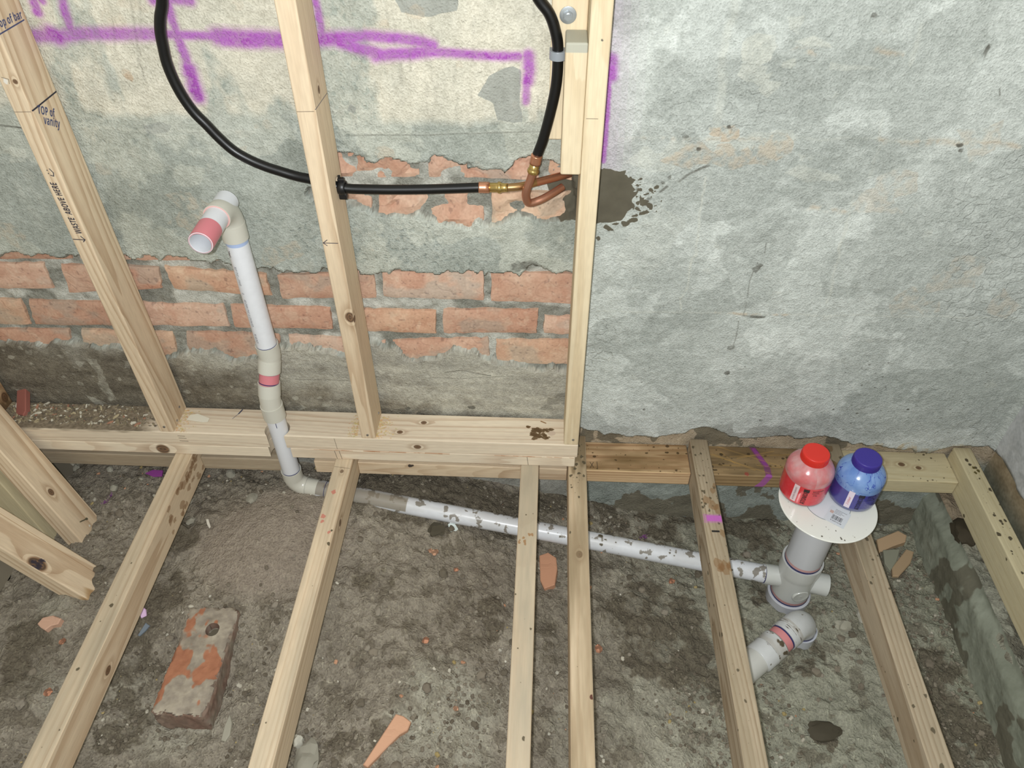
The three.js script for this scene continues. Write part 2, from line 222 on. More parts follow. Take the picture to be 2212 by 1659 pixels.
  // mortar in the openings
  if (o > 0) { const a = ss(-0.1, 0.35, fbm(x * 18, y * 24, 3, 88)); const q = 132 + 50 * a + 16 * n2 + 14 * n3 + sp; r = mix(r, q + 4, o); g = mix(g, q + 4, o); b = mix(b, q - 6, o); }
  // foundation face under the render
  const lip = polyAt(lipX, x) + 0.006 * vn(x * 60, y * 20, 8), un = ss(-0.002, 0.003, lip - y);
  if (un > 0) { const t = ss(-0.03, -0.09, y), w = ss(0.1, 0.15, fbm(x * 14, y * 10, 5, 92) + ss(-0.18, -0.36, y) * 0.42 - 0.13); let q = mix(158, 158, t) + 16 * n2 + 12 * n3 + sp; let qr = q, qg = q - 1, qb = q - 16 + 6 * t; if (x > 0.1) { qr = mix(qr + 14, qr - 4, t); qg += mix(0, 4, t); qb = mix(qb - 8, qb + 6, t); }
    qr = mix(qr, 112 + 14 * n2, w * 0.85); qg = mix(qg, 105 + 14 * n2, w * 0.85); qb = mix(qb, 88 + 12 * n2, w * 0.85); r = mix(r, qr, un); g = mix(g, qg, un); b = mix(b, qb, un); }
  const we = ss(0.4, 0.6, wet(x + 0.012 * n2 + 0.006 * n3, y + 0.012 * fbm(y * 24, x * 24, 4, 95) + 0.004 * n3)); r = mix(r, 92 + 8 * n2 + 5 * n3, we); g = mix(g, 87 + 8 * n2 + 5 * n3, we); b = mix(b, 73 + 8 * n2 + 4 * n3, we); h = mix(h, 0.5 + 0.1 * n2, we);
  C[0] = r; C[1] = g; C[2] = b; return h;
}
const wallBack = new THREE.Group(); wallBack.name = 'wall_back'; wallBack.userData.kind = 'structure'; scene.add(wallBack);
function bakePlane(W, H, x0, x1, y0, y1, fn) {
  const d = new Uint8Array(W * H * 4), hb = new Uint8Array(W * H), C = [0, 0, 0];
  for (let j = 0; j < H; j++) for (let i = 0; i < W; i++) { const k = j * W + i, h = fn(x0 + (i + 0.5) / W * (x1 - x0), y0 + (j + 0.5) / H * (y1 - y0), C); d[k * 4] = clamp(C[0], 0, 255); d[k * 4 + 1] = clamp(C[1], 0, 255); d[k * 4 + 2] = clamp(C[2], 0, 255); d[k * 4 + 3] = 255; hb[k] = clamp(h * 255, 0, 255); }
  return [dataTex(d, W, H), dataTex(hb, W, H, THREE.RedFormat, false)];
}
function reliefGrid(x0, x1, y0, y1, step, fn) {               // grid over (x, y); fn places each point
  const nx = Math.round((x1 - x0) / step), ny = Math.round((y1 - y0) / step), pos = new Float32Array((nx + 1) * (ny + 1) * 3), uv = new Float32Array((nx + 1) * (ny + 1) * 2), idx = [];
  for (let j = 0; j <= ny; j++) for (let i = 0; i <= nx; i++) { const k = j * (nx + 1) + i, x = x0 + (x1 - x0) * i / nx, y = y0 + (y1 - y0) * j / ny; fn(x, y, pos, k * 3); uv[k * 2] = i / nx; uv[k * 2 + 1] = j / ny; if (i < nx && j < ny) idx.push(k, k + 1, k + nx + 2, k, k + nx + 2, k + nx + 1); }
  const g = new THREE.BufferGeometry(); g.setAttribute('position', new THREE.BufferAttribute(pos, 3)); g.setAttribute('uv', new THREE.BufferAttribute(uv, 2)); g.setIndex(idx); g.computeVertexNormals(); return g;
}
const XM = -0.15;
for (const [a, b] of [[WX0, XM], [XM, WX1]]) {
  const [map, bump] = bakePlane(2048, 2048, a, b, WY0, WY1, wallColor);
  const m = new THREE.MeshStandardMaterial({ map, bumpMap: bump, bumpScale: 0.0034, roughness: 0.92 });
  mesh('render_coat', reliefGrid(a, b, WY0, WY1, 0.0042, (x, y, p, k) => { p[k] = x; p[k + 1] = y; p[k + 2] = wallRelief(x, y); }), m, wallBack);
}
mesh('wall_core', merge(BOX(3.4, 1.5, 0.2, -0.2, 1.86, -0.11), BOX(3.4, 2.95, 0.1, -0.2, 1.15, -0.16)), std([176, 176, 166], 0.95), wallBack);
mesh('wall_core', BOX(0.42, 1.6, 0.1, -1.7, 0.33, -0.06), std([150, 148, 138], 0.95), wallBack);

// bricks that show where the render is off
const brickTex = (() => { const W = 1024, H = 1024, C = bakePlane(W, H, 0, 1.2, 0, 1.2, (x, y, c) => {
  const n1 = fbm(x * 9, y * 9, 4, 100), n2 = fbm(x * 40, y * 40, 4, 104), n3 = vn(x * 300, y * 300, 108), sm = ss(0.05, 0.4, fbm(x * 16 + 4, y * 22, 4, 110)), pale = ss(0.2, 0.42, fbm(x * 70, y * 70, 3, 114)), dk = 0.7 * ss(0.4, 0.5, fbm(x * 120, y * 120, 2, 116));
  const cr = Math.abs(fbm(x * 24, y * 30, 2, 118)), crease = ss(0.035, 0.0, cr);
  c[0] = mix(mix(206 + 8 * n1 + 12 * n2, 186, sm * 0.7), 222, pale * 0.4) + 7 * n3 - 40 * dk - 8 * crease; c[1] = mix(mix(171 + 20 * n1 + 18 * n2, 174, sm * 0.7), 200, pale * 0.4) + 7 * n3 - 36 * dk - 8 * crease; c[2] = mix(mix(149 + 22 * n1 + 18 * n2, 160, sm * 0.7), 178, pale * 0.4) + 7 * n3 - 30 * dk - 6 * crease;
  return 0.5 + 0.35 * n2 + 0.1 * n3 - 0.25 * crease; }); return C; })();
const brickMats = [[255, 252, 250], [246, 236, 230], [252, 246, 236], [240, 230, 224]].map((c) => std(c, 0.92, { map: brickTex[0], bumpMap: brickTex[1], bumpScale: 0.002 }));
let bk = 0;
function brick(q, proud = 0, tint = bk % 4, rough = 0.0012) {   // lt, rt, lb, rb corners on the wall, in metres
  const g0 = new THREE.BoxGeometry(1, 1, 1, 14, 6, 2), p = g0.attributes.position, uv = g0.attributes.uv, ou = rr(0, 0.8), ov = rr(0, 0.9); bk++;
  for (let i = 0; i < p.count; i++) {
    const s = p.getX(i) + 0.5, t = p.getY(i) + 0.5, d = p.getZ(i) + 0.5, ex = Math.min(s, 1 - s) * 0.23, ey = Math.min(t, 1 - t) * 0.075;
    let x = mix(mix(q[4], q[6], s), mix(q[0], q[2], s), t), y = mix(mix(q[5], q[7], s), mix(q[1], q[3], s), t), z = mix(-0.075, -0.0225 + proud, d);
    const cx = (q[0] + q[6]) / 2, e = 0.0028;
    if (ex < 0.001) x += 0.0022 * vn(x * 70, y * 90, 120) + (d > 0.6 ? Math.sign(cx - x) * e : 0);
    if (ey < 0.001) y += 0.0022 * vn(x * 60, y * 70, 121) + (d > 0.6 ? (t < 0.5 ? e : -e) : 0);
    if (d > 0.6) z += rough * 2 * vn(x * 45, y * 45, 122) - ((ex < 0.001) + (ey < 0.001)) * 0.0025;
    p.setXYZ(i, x, y, z); uv.setXY(i, (x - q[0]) / 1.2 + ou, (y - q[5]) / 1.2 + ov);
  }
  const g = toCreasedNormals(g0.toNonIndexed(), 0.7);
  mesh('brick', g, brickMats[tint], wallBack);
}
seed(31);
brick([-1.338,.496,-1.117,.501,-1.376,.423,-1.124,.425]); brick([-1.082,.499,-.856,.498,-1.094,.416,-.866,.434]); brick([-.845,.501,-.617,.484,-.845,.434,-.617,.421]); brick([-.598,.482,-.371,.504,-.597,.415,-.376,.422]); brick([-.358,.502,-.129,.508,-.364,.426,-.13,.423]); brick([-.118,.506,.115,.508,-.119,.422,.122,.421]);
brick([-1.437,.392,-1.214,.398,-1.445,.313,-1.224,.318]); brick([-1.202,.396,-.973,.396,-1.219,.318,-.98,.323]); brick([-.964,.397,-.736,.396,-.971,.324,-.737,.327]); brick([-.724,.395,-.486,.397,-.73,.326,-.49,.328]); brick([-.475,.396,-.242,.394,-.474,.327,-.246,.322]); brick([-.23,.4,-.007,.405,-.233,.325,-.011,.333]); brick([.001,.388,.155,.39,.001,.333,.16,.333]);
brick([-1.415,.304,-1.136,.31,-1.401,.24,-1.15,.227]); brick([-1.109,.31,-.881,.311,-1.128,.223,-.891,.229]); brick([-.854,.312,-.623,.313,-.866,.227,-.627,.23]); brick([-.607,.312,-.371,.301,-.609,.227,-.379,.218]); brick([-.357,.304,-.123,.317,-.364,.219,-.121,.225]); brick([-.11,.314,.139,.319,-.11,.237,.145,.243]);
brick([-1.298,.574,-1.041,.574,-1.313,.503,-1.046,.508], -0.002); brick([-1.02,.575,-.686,.578,-1.032,.508,-.683,.514], -0.002);
brick([-.472,.811,-.247,.804,-.475,.72,-.251,.722], -0.002, 1, 0.006); brick([-.232,.804,-.015,.802,-.237,.722,-.013,.726], -0.003, 0, 0.006); brick([0,.801,.103,.801,.002,.727,.109,.728], -0.003, 2, 0.004);
brick([-.486,.688,-.353,.691,-.488,.617,-.359,.614], -0.008, 3, 0.006); brick([-.342,.691,-.123,.699,-.35,.609,-.126,.611], -0.003, 1, 0.007); brick([-.112,.7,.051,.703,-.114,.609,.055,.613], -0.002, 2, 0.006);

// ------------------------------------------------------------------ the other sides of the room
const wallRight = new THREE.Group(); wallRight.name = 'wall_right'; wallRight.userData.kind = 'structure'; scene.add(wallRight);
{
  const [map, bump] = bakePlane(512, 640, -0.05, 1.0, -0.4, 0.95, (z, y, C) => { const h = wallColor(1.0 + z * 0.14 + 0.02 * vn(z * 3, y * 3, 9), y * 0.6 + 0.2, C); const n = fbm(z * 30, y * 30, 4, 130), lip = 0.02 + 0.012 * vn(z * 14, 3, 131); let q = 184 + 26 * n + 10 * vn(z * 200, y * 200, 132); C[0] = q; C[1] = q + 1; C[2] = q + 1; if (y < lip) { const t = ss(-0.01, -0.1, y); q += -16; C[0] = mix(q - 4, q - 60, t); C[1] = mix(q - 22, q - 58, t); C[2] = mix(q - 52, q - 72, t); } return 0.5 + 0.6 * n; });
  const m = new THREE.MeshStandardMaterial({ map, bumpMap: bump, bumpScale: 0.003, roughness: 0.92 });
  const g = reliefGrid(-0.05, 1.0, -0.4, 0.95, 0.01, (z, y, p, k) => { const lip = 0.02 + 0.012 * vn(z * 14, 3, 131); p[k] = 1.147 + 0.004 * fbm(z * 9, y * 9, 3, 134) + 0.024 * ss(0.002, -0.006, y - lip); p[k + 1] = y; p[k + 2] = z; });
  g.index.array.reverse(); g.computeVertexNormals();
  mesh('render_coat', g, m, wallRight);
  mesh('wall_core', merge(BOX(0.12, 3.1, 3.2, 1.245, 1.05, 1.35), BOX(0.1, 1.56, 1.4, 1.2, 1.72, 0.55), BOX(0.1, 2.9, 1.8, 1.2, 1.05, 1.87)), std([178, 178, 170], 0.95), wallRight);
}
const shell = std([196, 194, 186], 0.95);
for (const [n, g] of [['wall_left', BOX(0.12, 3.1, 3.2, -1.96, 1.05, 1.35)], ['wall_front', BOX(3.4, 3.1, 0.12, -0.35, 1.05, 2.95)], ['ceiling', BOX(3.4, 0.12, 3.3, -0.35, 2.62, 1.35)]]) { const m = mesh(n, g, shell); m.userData.kind = 'structure'; }

// ------------------------------------------------------------------ the soil under the joists
const gauss = (x, s) => Math.exp(-(x / s) * (x / s));
const soilY = (x, z) => -0.17 - 0.055 * gauss(x + 0.72, 0.34) * ss(0.42, 0.62, z) - 0.185 * ss(-0.45, 0.5, x) + 0.05 * gauss(x + 0.64, 0.2) * gauss(z - 0.2, 0.17);
const GX0 = -1.9, GXA = -1.3, GXM = -0.05, GX1 = 1.2, GZ0 = -0.07, GZ1 = 0.98;
const mound = (x, z) => ss(0.25, 0.6, gauss(x + 0.66, 0.2) * gauss(z - 0.24, 0.17) + 0.12 * fbm(x * 12, z * 12, 3, 140));
const soilBump = (x, z) => { const m = 1 - 0.7 * mound(x, z); return m * (0.016 * fbm(x * 9, z * 9, 4, 144) + 0.014 * Math.abs(fbm(x * 24, z * 24, 3, 148)) + 0.006 * fbm(x * 70, z * 70, 2, 150)); };
const soilTop = (x, z) => soilY(x, z) + soilBump(x, z);
const GL = (() => {                                           // marks on the soil: damp, pale and purple
  const mk = () => { const W = 1536, H = Math.round(W * (GZ1 - GZ0) / (GX1 - GXA)), [c, g] = canvas(W, H); g.fillStyle = '#000'; g.fillRect(0, 0, W, H); g.setTransform(W / (GX1 - GXA), 0, 0, H / (GZ1 - GZ0), -GXA * W / (GX1 - GXA), -GZ0 * H / (GZ1 - GZ0)); g.globalCompositeOperation = 'lighten';
    return { blob(p, r, a = 1) { for (let i = 0; i < p.length; i += 2) { const G = g.createRadialGradient(p[i], p[i + 1], 0, p[i], p[i + 1], r), v = Math.round(a * 255); G.addColorStop(0, `rgb(${v},${v},${v})`); G.addColorStop(0.55, `rgb(${v * 0.8 | 0},${v * 0.8 | 0},${v * 0.8 | 0})`); G.addColorStop(1, 'rgb(0,0,0)'); g.fillStyle = G; g.beginPath(); g.arc(p[i], p[i + 1], r, 0, 7); g.fill(); } },
      done() { const d = g.getImageData(0, 0, W, H).data; return (x, z) => { const u = clamp((x - GXA) / (GX1 - GXA) * W - 0.5, 0, W - 2), v = clamp((z - GZ0) / (GZ1 - GZ0) * H - 0.5, 0, H - 2), i = u | 0, j = v | 0, fx = u - i, fy = v - j, p = (j * W + i) * 4; return mix(mix(d[p], d[p + 4], fx), mix(d[p + W * 4], d[p + W * 4 + 4], fx), fy) / 255; }; } }; };
  const damp = mk(), pale = mk(), purple = mk();
  damp.blob([-.966,.284,-.903,.4,-.935,.45,-.938,.542,-1.167,.528,-1.167,.594,-.913,.23], 0.09, 0.8); damp.blob([-.421,.02,-.268,.029,-.153,.037,-.48,.045,-.088,.067,-.345,.108], 0.1, 1); damp.blob([-.413,.337,-.368,.337,-.107,.356,-.097,.416,-.253,.16], 0.045, 0.8);
  damp.blob([.026,.005,.066,-.023,.188,-.038,.226,.019,.312,-.048,.36,.027,.42,-.031,.588,.009,.54,-.022,.633,.054,.661,-.027], 0.06, 0.95); damp.blob([.3,.259,.318,.336,.396,.286,.235,.311,.409,.376,.443,.471,.356,.431,.275,.418], 0.08, 0.75); damp.blob([.687,.571,.692,.592], 0.03, 1); damp.blob([.679,.417,.712,.373,.612,.232], 0.04, 0.8);
  damp.blob([1.214,-.004,1.208,.028], 0.025, 1); damp.blob([.997,.535,1.046,.575,1.115,.508,.956,.621,.956,.469,1.015,.396], 0.08, 0.8); damp.blob([-.902,.642,-.863,.689,-.89,.721,-.868,.567], 0.05, 0.8); damp.blob([-.409,.745,-.311,.693,-.375,.716], 0.05, 0.5); damp.blob([.055,.459,.043,.388,.123,.48], 0.05, 0.5);
  pale.blob([-.187,.652,-.13,.623,-.143,.704,-.244,.677,-.226,.583,-.174,.588], 0.085, 0.85); pale.blob([.218,.587,.294,.597,.267,.526,.322,.646], 0.09, 0.7); pale.blob([.077,.61,.067,.673], 0.05, 0.5); pale.blob([-.858,.678,-.795,.713,-.918,.602,-.732,.69], 0.07, 0.55); pale.blob([.863,.248,.797,.357,.844,.474,.864,.584,.815,.151], 0.1, 0.55); pale.blob([-1.121,.623,-1.064,.638,-1.139,.447], 0.06, 0.45); pale.blob([.025,-.08,.134,-.074,.357,-.091,.664,-.113,1.007,-.077], 0.05, 0.6);
  purple.blob([-1.165,.11], 0.014, 1); purple.blob([.315,.047], 0.012, 0.7); purple.blob([.71,-.32,.709,-.242], 0.012, 0.0);
  return { damp: damp.done(), pale: pale.done(), purple: purple.done() };
})();
function soilColor(x, z, C) {
  const n1 = fbm(x * 6, z * 6, 4, 160), n2 = fbm(x * 24, z * 24, 4, 164), n3 = fbm(x * 85, z * 85, 3, 168), n4 = vn(x * 330, z * 330, 172), n5 = vn(x * 700, z * 700, 173), m = mound(x, z), R = ss(0.05, 0.6, x);
  let r = mix(134, 144, R) + 18 * n1 + 18 * n2 + 16 * n3, g = mix(126, 143, R) + 18 * n1 + 18 * n2 + 16 * n3, b = mix(112, 127, R) + 17 * n1 + 17 * n2 + 15 * n3;
  r = mix(r, 146 + 6 * n2 + 9 * n3, m); g = mix(g, 135 + 6 * n2 + 9 * n3, m); b = mix(b, 121 + 6 * n2 + 8 * n3, m);
  const wx = x + 0.03 * n2 + 0.012 * n3, wz = z + 0.03 * fbm(z * 24 + 7, x * 24, 3, 176);
  const pa = clamp(GL.pale(wx, wz) * 1.1 + 0.6 * n2 * GL.pale(wx, wz)); r = mix(r, 160 + 10 * n2, pa * 0.8); g = mix(g, 157 + 10 * n2, pa * 0.8); b = mix(b, 141 + 10 * n2, pa * 0.8);
  const foot = ss(1.0, 1.05, x); r = mix(r, 138, foot * 0.6); g = mix(g, 138, foot * 0.6); b = mix(b, 120, foot * 0.6);
  const dsp = ss(0.2, 0.27, fbm(x * 30, z * 30, 5, 180)) * 0.55 * (1 - 0.85 * m) * (1 - 0.5 * pa), da = clamp(Math.max(ss(0.3, 0.62, GL.damp(wx, wz) * (1 + 1.2 * n2) + 0.25 * n3), dsp)); r = mix(r, 90 + 16 * n3, da * 0.8); g = mix(g, 82 + 16 * n3, da * 0.8); b = mix(b, 68 + 14 * n3, da * 0.8);
  const pu = ss(0.3, 0.6, GL.purple(wx, wz)); r = mix(r, 120, pu * 0.8); g = mix(g, 62, pu * 0.8); b = mix(b, 128, pu * 0.8);
  const gl = ss(0.3, 0.42, fbm(x * 130, z * 130, 2, 184)) * (1 - 0.6 * m), t = 16 * gl + 11 * n4 + 10 * n5; r += t; g += t; b += t * 0.85;
  C[0] = r; C[1] = g; C[2] = b; return 0.5 + 0.35 * n3 + 0.2 * n4 + 0.25 * gl;
}
const floor = new THREE.Group(); floor.name = 'floor'; floor.userData.kind = 'structure'; scene.add(floor);
for (const [a, b] of [[GXA, GXM], [GXM, GX1]]) {
  const [map, bump] = bakePlane(1900, 1500, a, b, GZ0, GZ1, soilColor);
  const g = reliefGrid(a, b, GZ0, GZ1, 0.0045, (x, z, p, k) => { p[k] = x; p[k + 1] = soilTop(x, z); p[k + 2] = z; }); g.index.array.reverse(); g.computeVertexNormals();
  mesh('soil', g, new THREE.MeshStandardMaterial({ map, bumpMap: bump, bumpScale: 0.005, roughness: 0.95 }), floor);
}
{
  const far = std([118, 110, 95], 0.95), q = (a, b, c, d) => { const g = reliefGrid(a, b, c, d, 0.03, (x, z, p, k) => { p[k] = x; p[k + 1] = soilTop(x, z); p[k + 2] = z; }); g.index.array.reverse(); g.computeVertexNormals(); return g; };
  mesh('soil', q(GX0, GXA, GZ0, 2.9), far, floor); mesh('soil', q(GXA, GX1, GZ1, 2.9), far, floor);
  mesh('subsoil', BOX(3.4, 0.1, 3.3, -0.35, -0.5, 1.35), far, floor);
}
{ // concrete footing along the right wall with soil on its ledge
  const fx = (z, y) => 1.074 + 0.006 * fbm(z * 9, y * 9, 3, 190) + 0.004 * fbm(z * 40, y * 40, 2, 193) + 0.02 * ss(-0.225, -0.19, y), [map, bump] = bakePlane(1024, 300, GZ0, GZ1, -0.42, -0.18, (z, y, C) => { const n = fbm(z * 8, y * 14, 4, 195), m = fbm(z * 60, y * 60, 3, 198), w = ss(0.08, 0.16, fbm(z * 12, y * 12, 4, 201) + ss(-0.26, -0.36, y) * 0.2 - 0.06); let q = 150 + 20 * n + 14 * m; C[0] = mix(q - 4, 96, w * 0.7); C[1] = mix(q, 90, w * 0.7); C[2] = mix(q - 16, 74, w * 0.7); return 0.5 + 0.5 * m; });
  mesh('footing_face', reliefGrid(GZ0, GZ1, -0.42, -0.18, 0.008, (z, y, p, k) => { p[k] = fx(z, y); p[k + 1] = y; p[k + 2] = z; }), new THREE.MeshStandardMaterial({ map, bumpMap: bump, bumpScale: 0.003, roughness: 0.95 }), floor);
  const [m2, b2] = bakePlane(180, 1024, 1.08, 1.2, GZ0, GZ1, (x, z, C) => { const h = soilColor(x - 0.6, z, C), n = fbm(x * 30, z * 14, 4, 204), t = ss(0.1, -0.1, z - 0.1 + 0.1 * n); C[0] = mix(C[0], 168 + 20 * n, t * 0.8); C[1] = mix(C[1], 148 + 20 * n, t * 0.8); C[2] = mix(C[2], 122 + 20 * n, t * 0.8); return h; });
  const g = reliefGrid(1.08, 1.2, GZ0, GZ1, 0.006, (x, z, p, k) => { p[k] = x; p[k + 1] = -0.193 + 0.02 * fbm(x * 14, z * 14, 4, 207) - 0.03 * ss(1.1, 1.08, x) + 0.012 * Math.abs(fbm(x * 40, z * 40, 2, 210)); p[k + 2] = z; }); g.index.array.reverse(); g.computeVertexNormals();
  mesh('soil', g, new THREE.MeshStandardMaterial({ map: m2, bumpMap: b2, bumpScale: 0.004, roughness: 0.95 }), floor);
}
const footTop = -0.19;
// ------------------------------------------------------------------ timber: solid-wood grain worked out along every face of a board
const csg = new Evaluator(); csg.attributes = ['position', 'normal', 'uv'];
const TH = 288;
const WOODS = { fresh: [[227, 212, 188], [206, 184, 158]],                                               // early wood, late wood, grey smear
  pine: [[217, 196, 166], [190, 163, 132]], pale: [[222, 205, 172], [204, 182, 146]], brown: [[198, 168, 130], [164, 128, 92]], old: [[182, 166, 142], [152, 132, 106]], dark: [[156, 130, 92], [120, 96, 64]], green: [[196, 184, 150], [178, 162, 124]],
};
function woodTexture(o) {
  const { L, W, T, wood = 'pine', k = 1, ca = W * 0.5, cb = -0.05, sp = 0.0055, contrast = 1, dirt = 0, dirtC = [128, 120, 104], warp = 1, knots = [], shade } = o;
  const TW = L < 0.55 ? 1024 : 2048, P = 2 * (W + T), [e, l] = WOODS[wood], d = new Uint8ClampedArray(TW * TH * 4);
  for (let j = 0; j < TH; j++) {
    const s = (j + 0.5) / TH * P; let a, b, f;
    if (s < W) { a = s; b = 0; f = 0; } else if (s < W + T) { a = W; b = s - W; f = 1; } else if (s < 2 * W + T) { a = 2 * W + T - s; b = T; f = 2; } else { a = 0; b = P - s; f = 3; }
    for (let i = 0; i < TW; i++) {
      const u = (i + 0.5) / TW * L, da = 0.03 * warp * vn(u * 1.7, k * 3.1, k), db = 0.035 * warp * vn(u * 1.3, k * 5.7, k + 7);
      let xa = a - ca - da, xb = b - cb - db, kd = 0, kr = 0;
      for (const q of knots) { const dx = (u - q[0]) * 0.55, ds = q[1] === f ? Math.abs(s - q[2]) : 9, D = Math.hypot(dx, ds) / q[3]; if (D < 4) { const w = Math.exp(-D * D * 0.35); xb += w * q[3] * 1.2; if (D < 1.15) { kd = Math.max(kd, ss(1.15, 0.75, Math.hypot((u - q[0]) * (q[4] || 0.8), ds) / q[3])); kr = D; } else kd = Math.max(kd, 0.28 * ss(2.4, 1.1, D)); } }
      const fib = vn(u * 14, s * 900, k + 2), r = Math.hypot(xa, xb) + 0.0016 * vn(u * 5, s * 120, k + 3), q = r / sp, t = q - Math.floor(q), late = (ss(0.35, 0.93, t) - ss(0.95, 1, t)) * (0.55 + 0.45 * vn(Math.floor(q) * 1.7, k, 5)) * contrast;
      const tone = 9 * vn(u * 3, s * 14, k + 11) + 5 * fib + 4 * vn(u * 60, s * 300, k + 4);
      let R = mix(e[0], l[0], late) + tone, G = mix(e[1], l[1], late) + tone, B = mix(e[2], l[2], late) + tone * 0.9;
      if (kd) { const c = 0.75 + 0.25 * Math.cos(kr * 16); R = mix(R, 116 * c, kd * 0.8); G = mix(G, 80 * c, kd * 0.8); B = mix(B, 52 * c, kd * 0.8); }
      if (dirt || shade) { let dd = dirt * ss(-0.1, 0.5, fbm(u * 7, s * 30, 4, k + 13) + 0.25 * vn(u * 90, s * 260, k + 15)); if (shade) dd = clamp(dd + shade(f, u, s, k)); R = mix(R, dirtC[0], dd); G = mix(G, dirtC[1], dd); B = mix(B, dirtC[2], dd); }
      const p = (j * TW + i) * 4; d[p] = R; d[p + 1] = G; d[p + 2] = B; d[p + 3] = 255;
    }
  }
  const [c, g] = canvas(TW, TH), im = g.createImageData(TW, TH); im.data.set(d); g.putImageData(im, 0, 0);
  if (o.paint) { g.setTransform(TW / L, 0, 0, TH / P, 0, 0); g.lineCap = g.lineJoin = 'round'; o.paint(g, [0, W, W + T, 2 * W + T]); }
  return dataTex(new Uint8Array(g.getImageData(0, 0, TW, TH).data.buffer.slice(0)), TW, TH);
}
function boardUV(g, L, W, T) {                                // local axes: x = length, y = width (a), z = thickness (b)
  g = g.index ? g.toNonIndexed() : g; const p = g.attributes.position, n = g.attributes.normal, uv = new Float32Array(p.count * 2), P = 2 * (W + T);
  for (let i = 0; i < p.count; i += 3) {
    const nx = n.getX(i) + n.getX(i + 1) + n.getX(i + 2), ny = n.getY(i) + n.getY(i + 1) + n.getY(i + 2), nz = n.getZ(i) + n.getZ(i + 1) + n.getZ(i + 2);
    for (let q = i; q < i + 3; q++) {
      const a = clamp(p.getY(q), 0, W), b = clamp(p.getZ(q), 0, T); let u = p.getX(q) / L, s;
      if (Math.abs(nx) > Math.abs(ny) && Math.abs(nx) > Math.abs(nz)) { s = W + b * 0.5 + 0.001; u = clamp(u + (nx > 0 ? -1 : 1) * a * 0.15 / L, 0.001, 0.999); }
      else if (Math.abs(nz) >= Math.abs(ny)) s = nz < 0 ? a : 2 * W + T - a; else s = ny > 0 ? W + b : P - b;
      uv[q * 2] = clamp(u, 0.0005, 0.9995); uv[q * 2 + 1] = clamp(s / P, 0.001, 0.999);
    }
  }
  g.setAttribute('uv', new THREE.BufferAttribute(uv, 2)); return g;
}
function boardGeo(L, W, T, cuts = [], r = 0.0035) {
  let g = new RoundedBoxGeometry(L, W, T, 3, r); g.translate(L / 2, W / 2, T / 2);
  if (cuts.length) { let A = new Brush(g); A.updateMatrixWorld(); for (const c of cuts) { const B = new Brush(c); B.updateMatrixWorld(); A = csg.evaluate(A, B, SUBTRACTION); } g = A.geometry; g.clearGroups(); }
  return boardUV(g, L, W, T);
}
function board(o) {                                           // o.at = corner, o.l / o.a = directions; b = l x a
  const l = V(...o.l).normalize(), a = V(...o.a).normalize(), b = l.clone().cross(a), tex = o.tex || woodTexture(o);
  const t = thing(o.name, o.label, o.category, o.group, o.at);
  t.quaternion.setFromRotationMatrix(new THREE.Matrix4().makeBasis(l, a, b));
  mesh('timber', boardGeo(o.L, o.W, o.T, o.cuts, o.r), new THREE.MeshStandardMaterial({ map: tex, bumpMap: tex, bumpScale: 0.0004, roughness: 0.74 }), t);
  return t;
}
const steel = std([170, 172, 174], 0.35, { metalness: 0.9 });
function nail(parent, p, d = [0, 0, 1]) { const q = [p[0] + d[0] * 0.0012, p[1] + d[1] * 0.0012, p[2] + d[2] * 0.0012]; mesh('nail', cyl([p[0] - d[0] * 0.012, p[1] - d[1] * 0.012, p[2] - d[2] * 0.012], q, 0.0032, 0.003, 10), steel, parent); }
const INK = 'rgb(28,28,44)', BLUE = 'rgb(52,62,104)', PENCIL = 'rgba(70,60,50,0.8)';
const pen = (g, w, c, ...ls) => { g.strokeStyle = c; g.lineWidth = w; for (const q of ls) { g.beginPath(); for (let i = 0; i < q.length; i += 2) g[i ? 'lineTo' : 'moveTo'](q[i], q[i + 1]); g.stroke(); } };
const blot = (g, c, x, y, r, n = 9) => { g.fillStyle = c; g.beginPath(); const t0 = rnd() * 6; for (let k = 0; k < n; k++) { const q = r * rr(0.6, 1.25), t = t0 + k / n * 6.283; g.lineTo(x + q * Math.cos(t) * 1.3, y + q * Math.sin(t)); } g.closePath(); g.fill(); };
const write = (g, txt, x, y, size, ang, c, wt = 'bold', fam = 'sans-serif', sx = 0.8) => { g.save(); g.translate(x, y); g.rotate(ang); g.scale(size / 100 * sx, size / 100); g.font = `${wt} 100px ${fam}`; g.fillStyle = c; g.fillText(txt, 0, 0); g.restore(); };
const up = [0, 1, 0], PT = 0.082, ZF = 0.092;

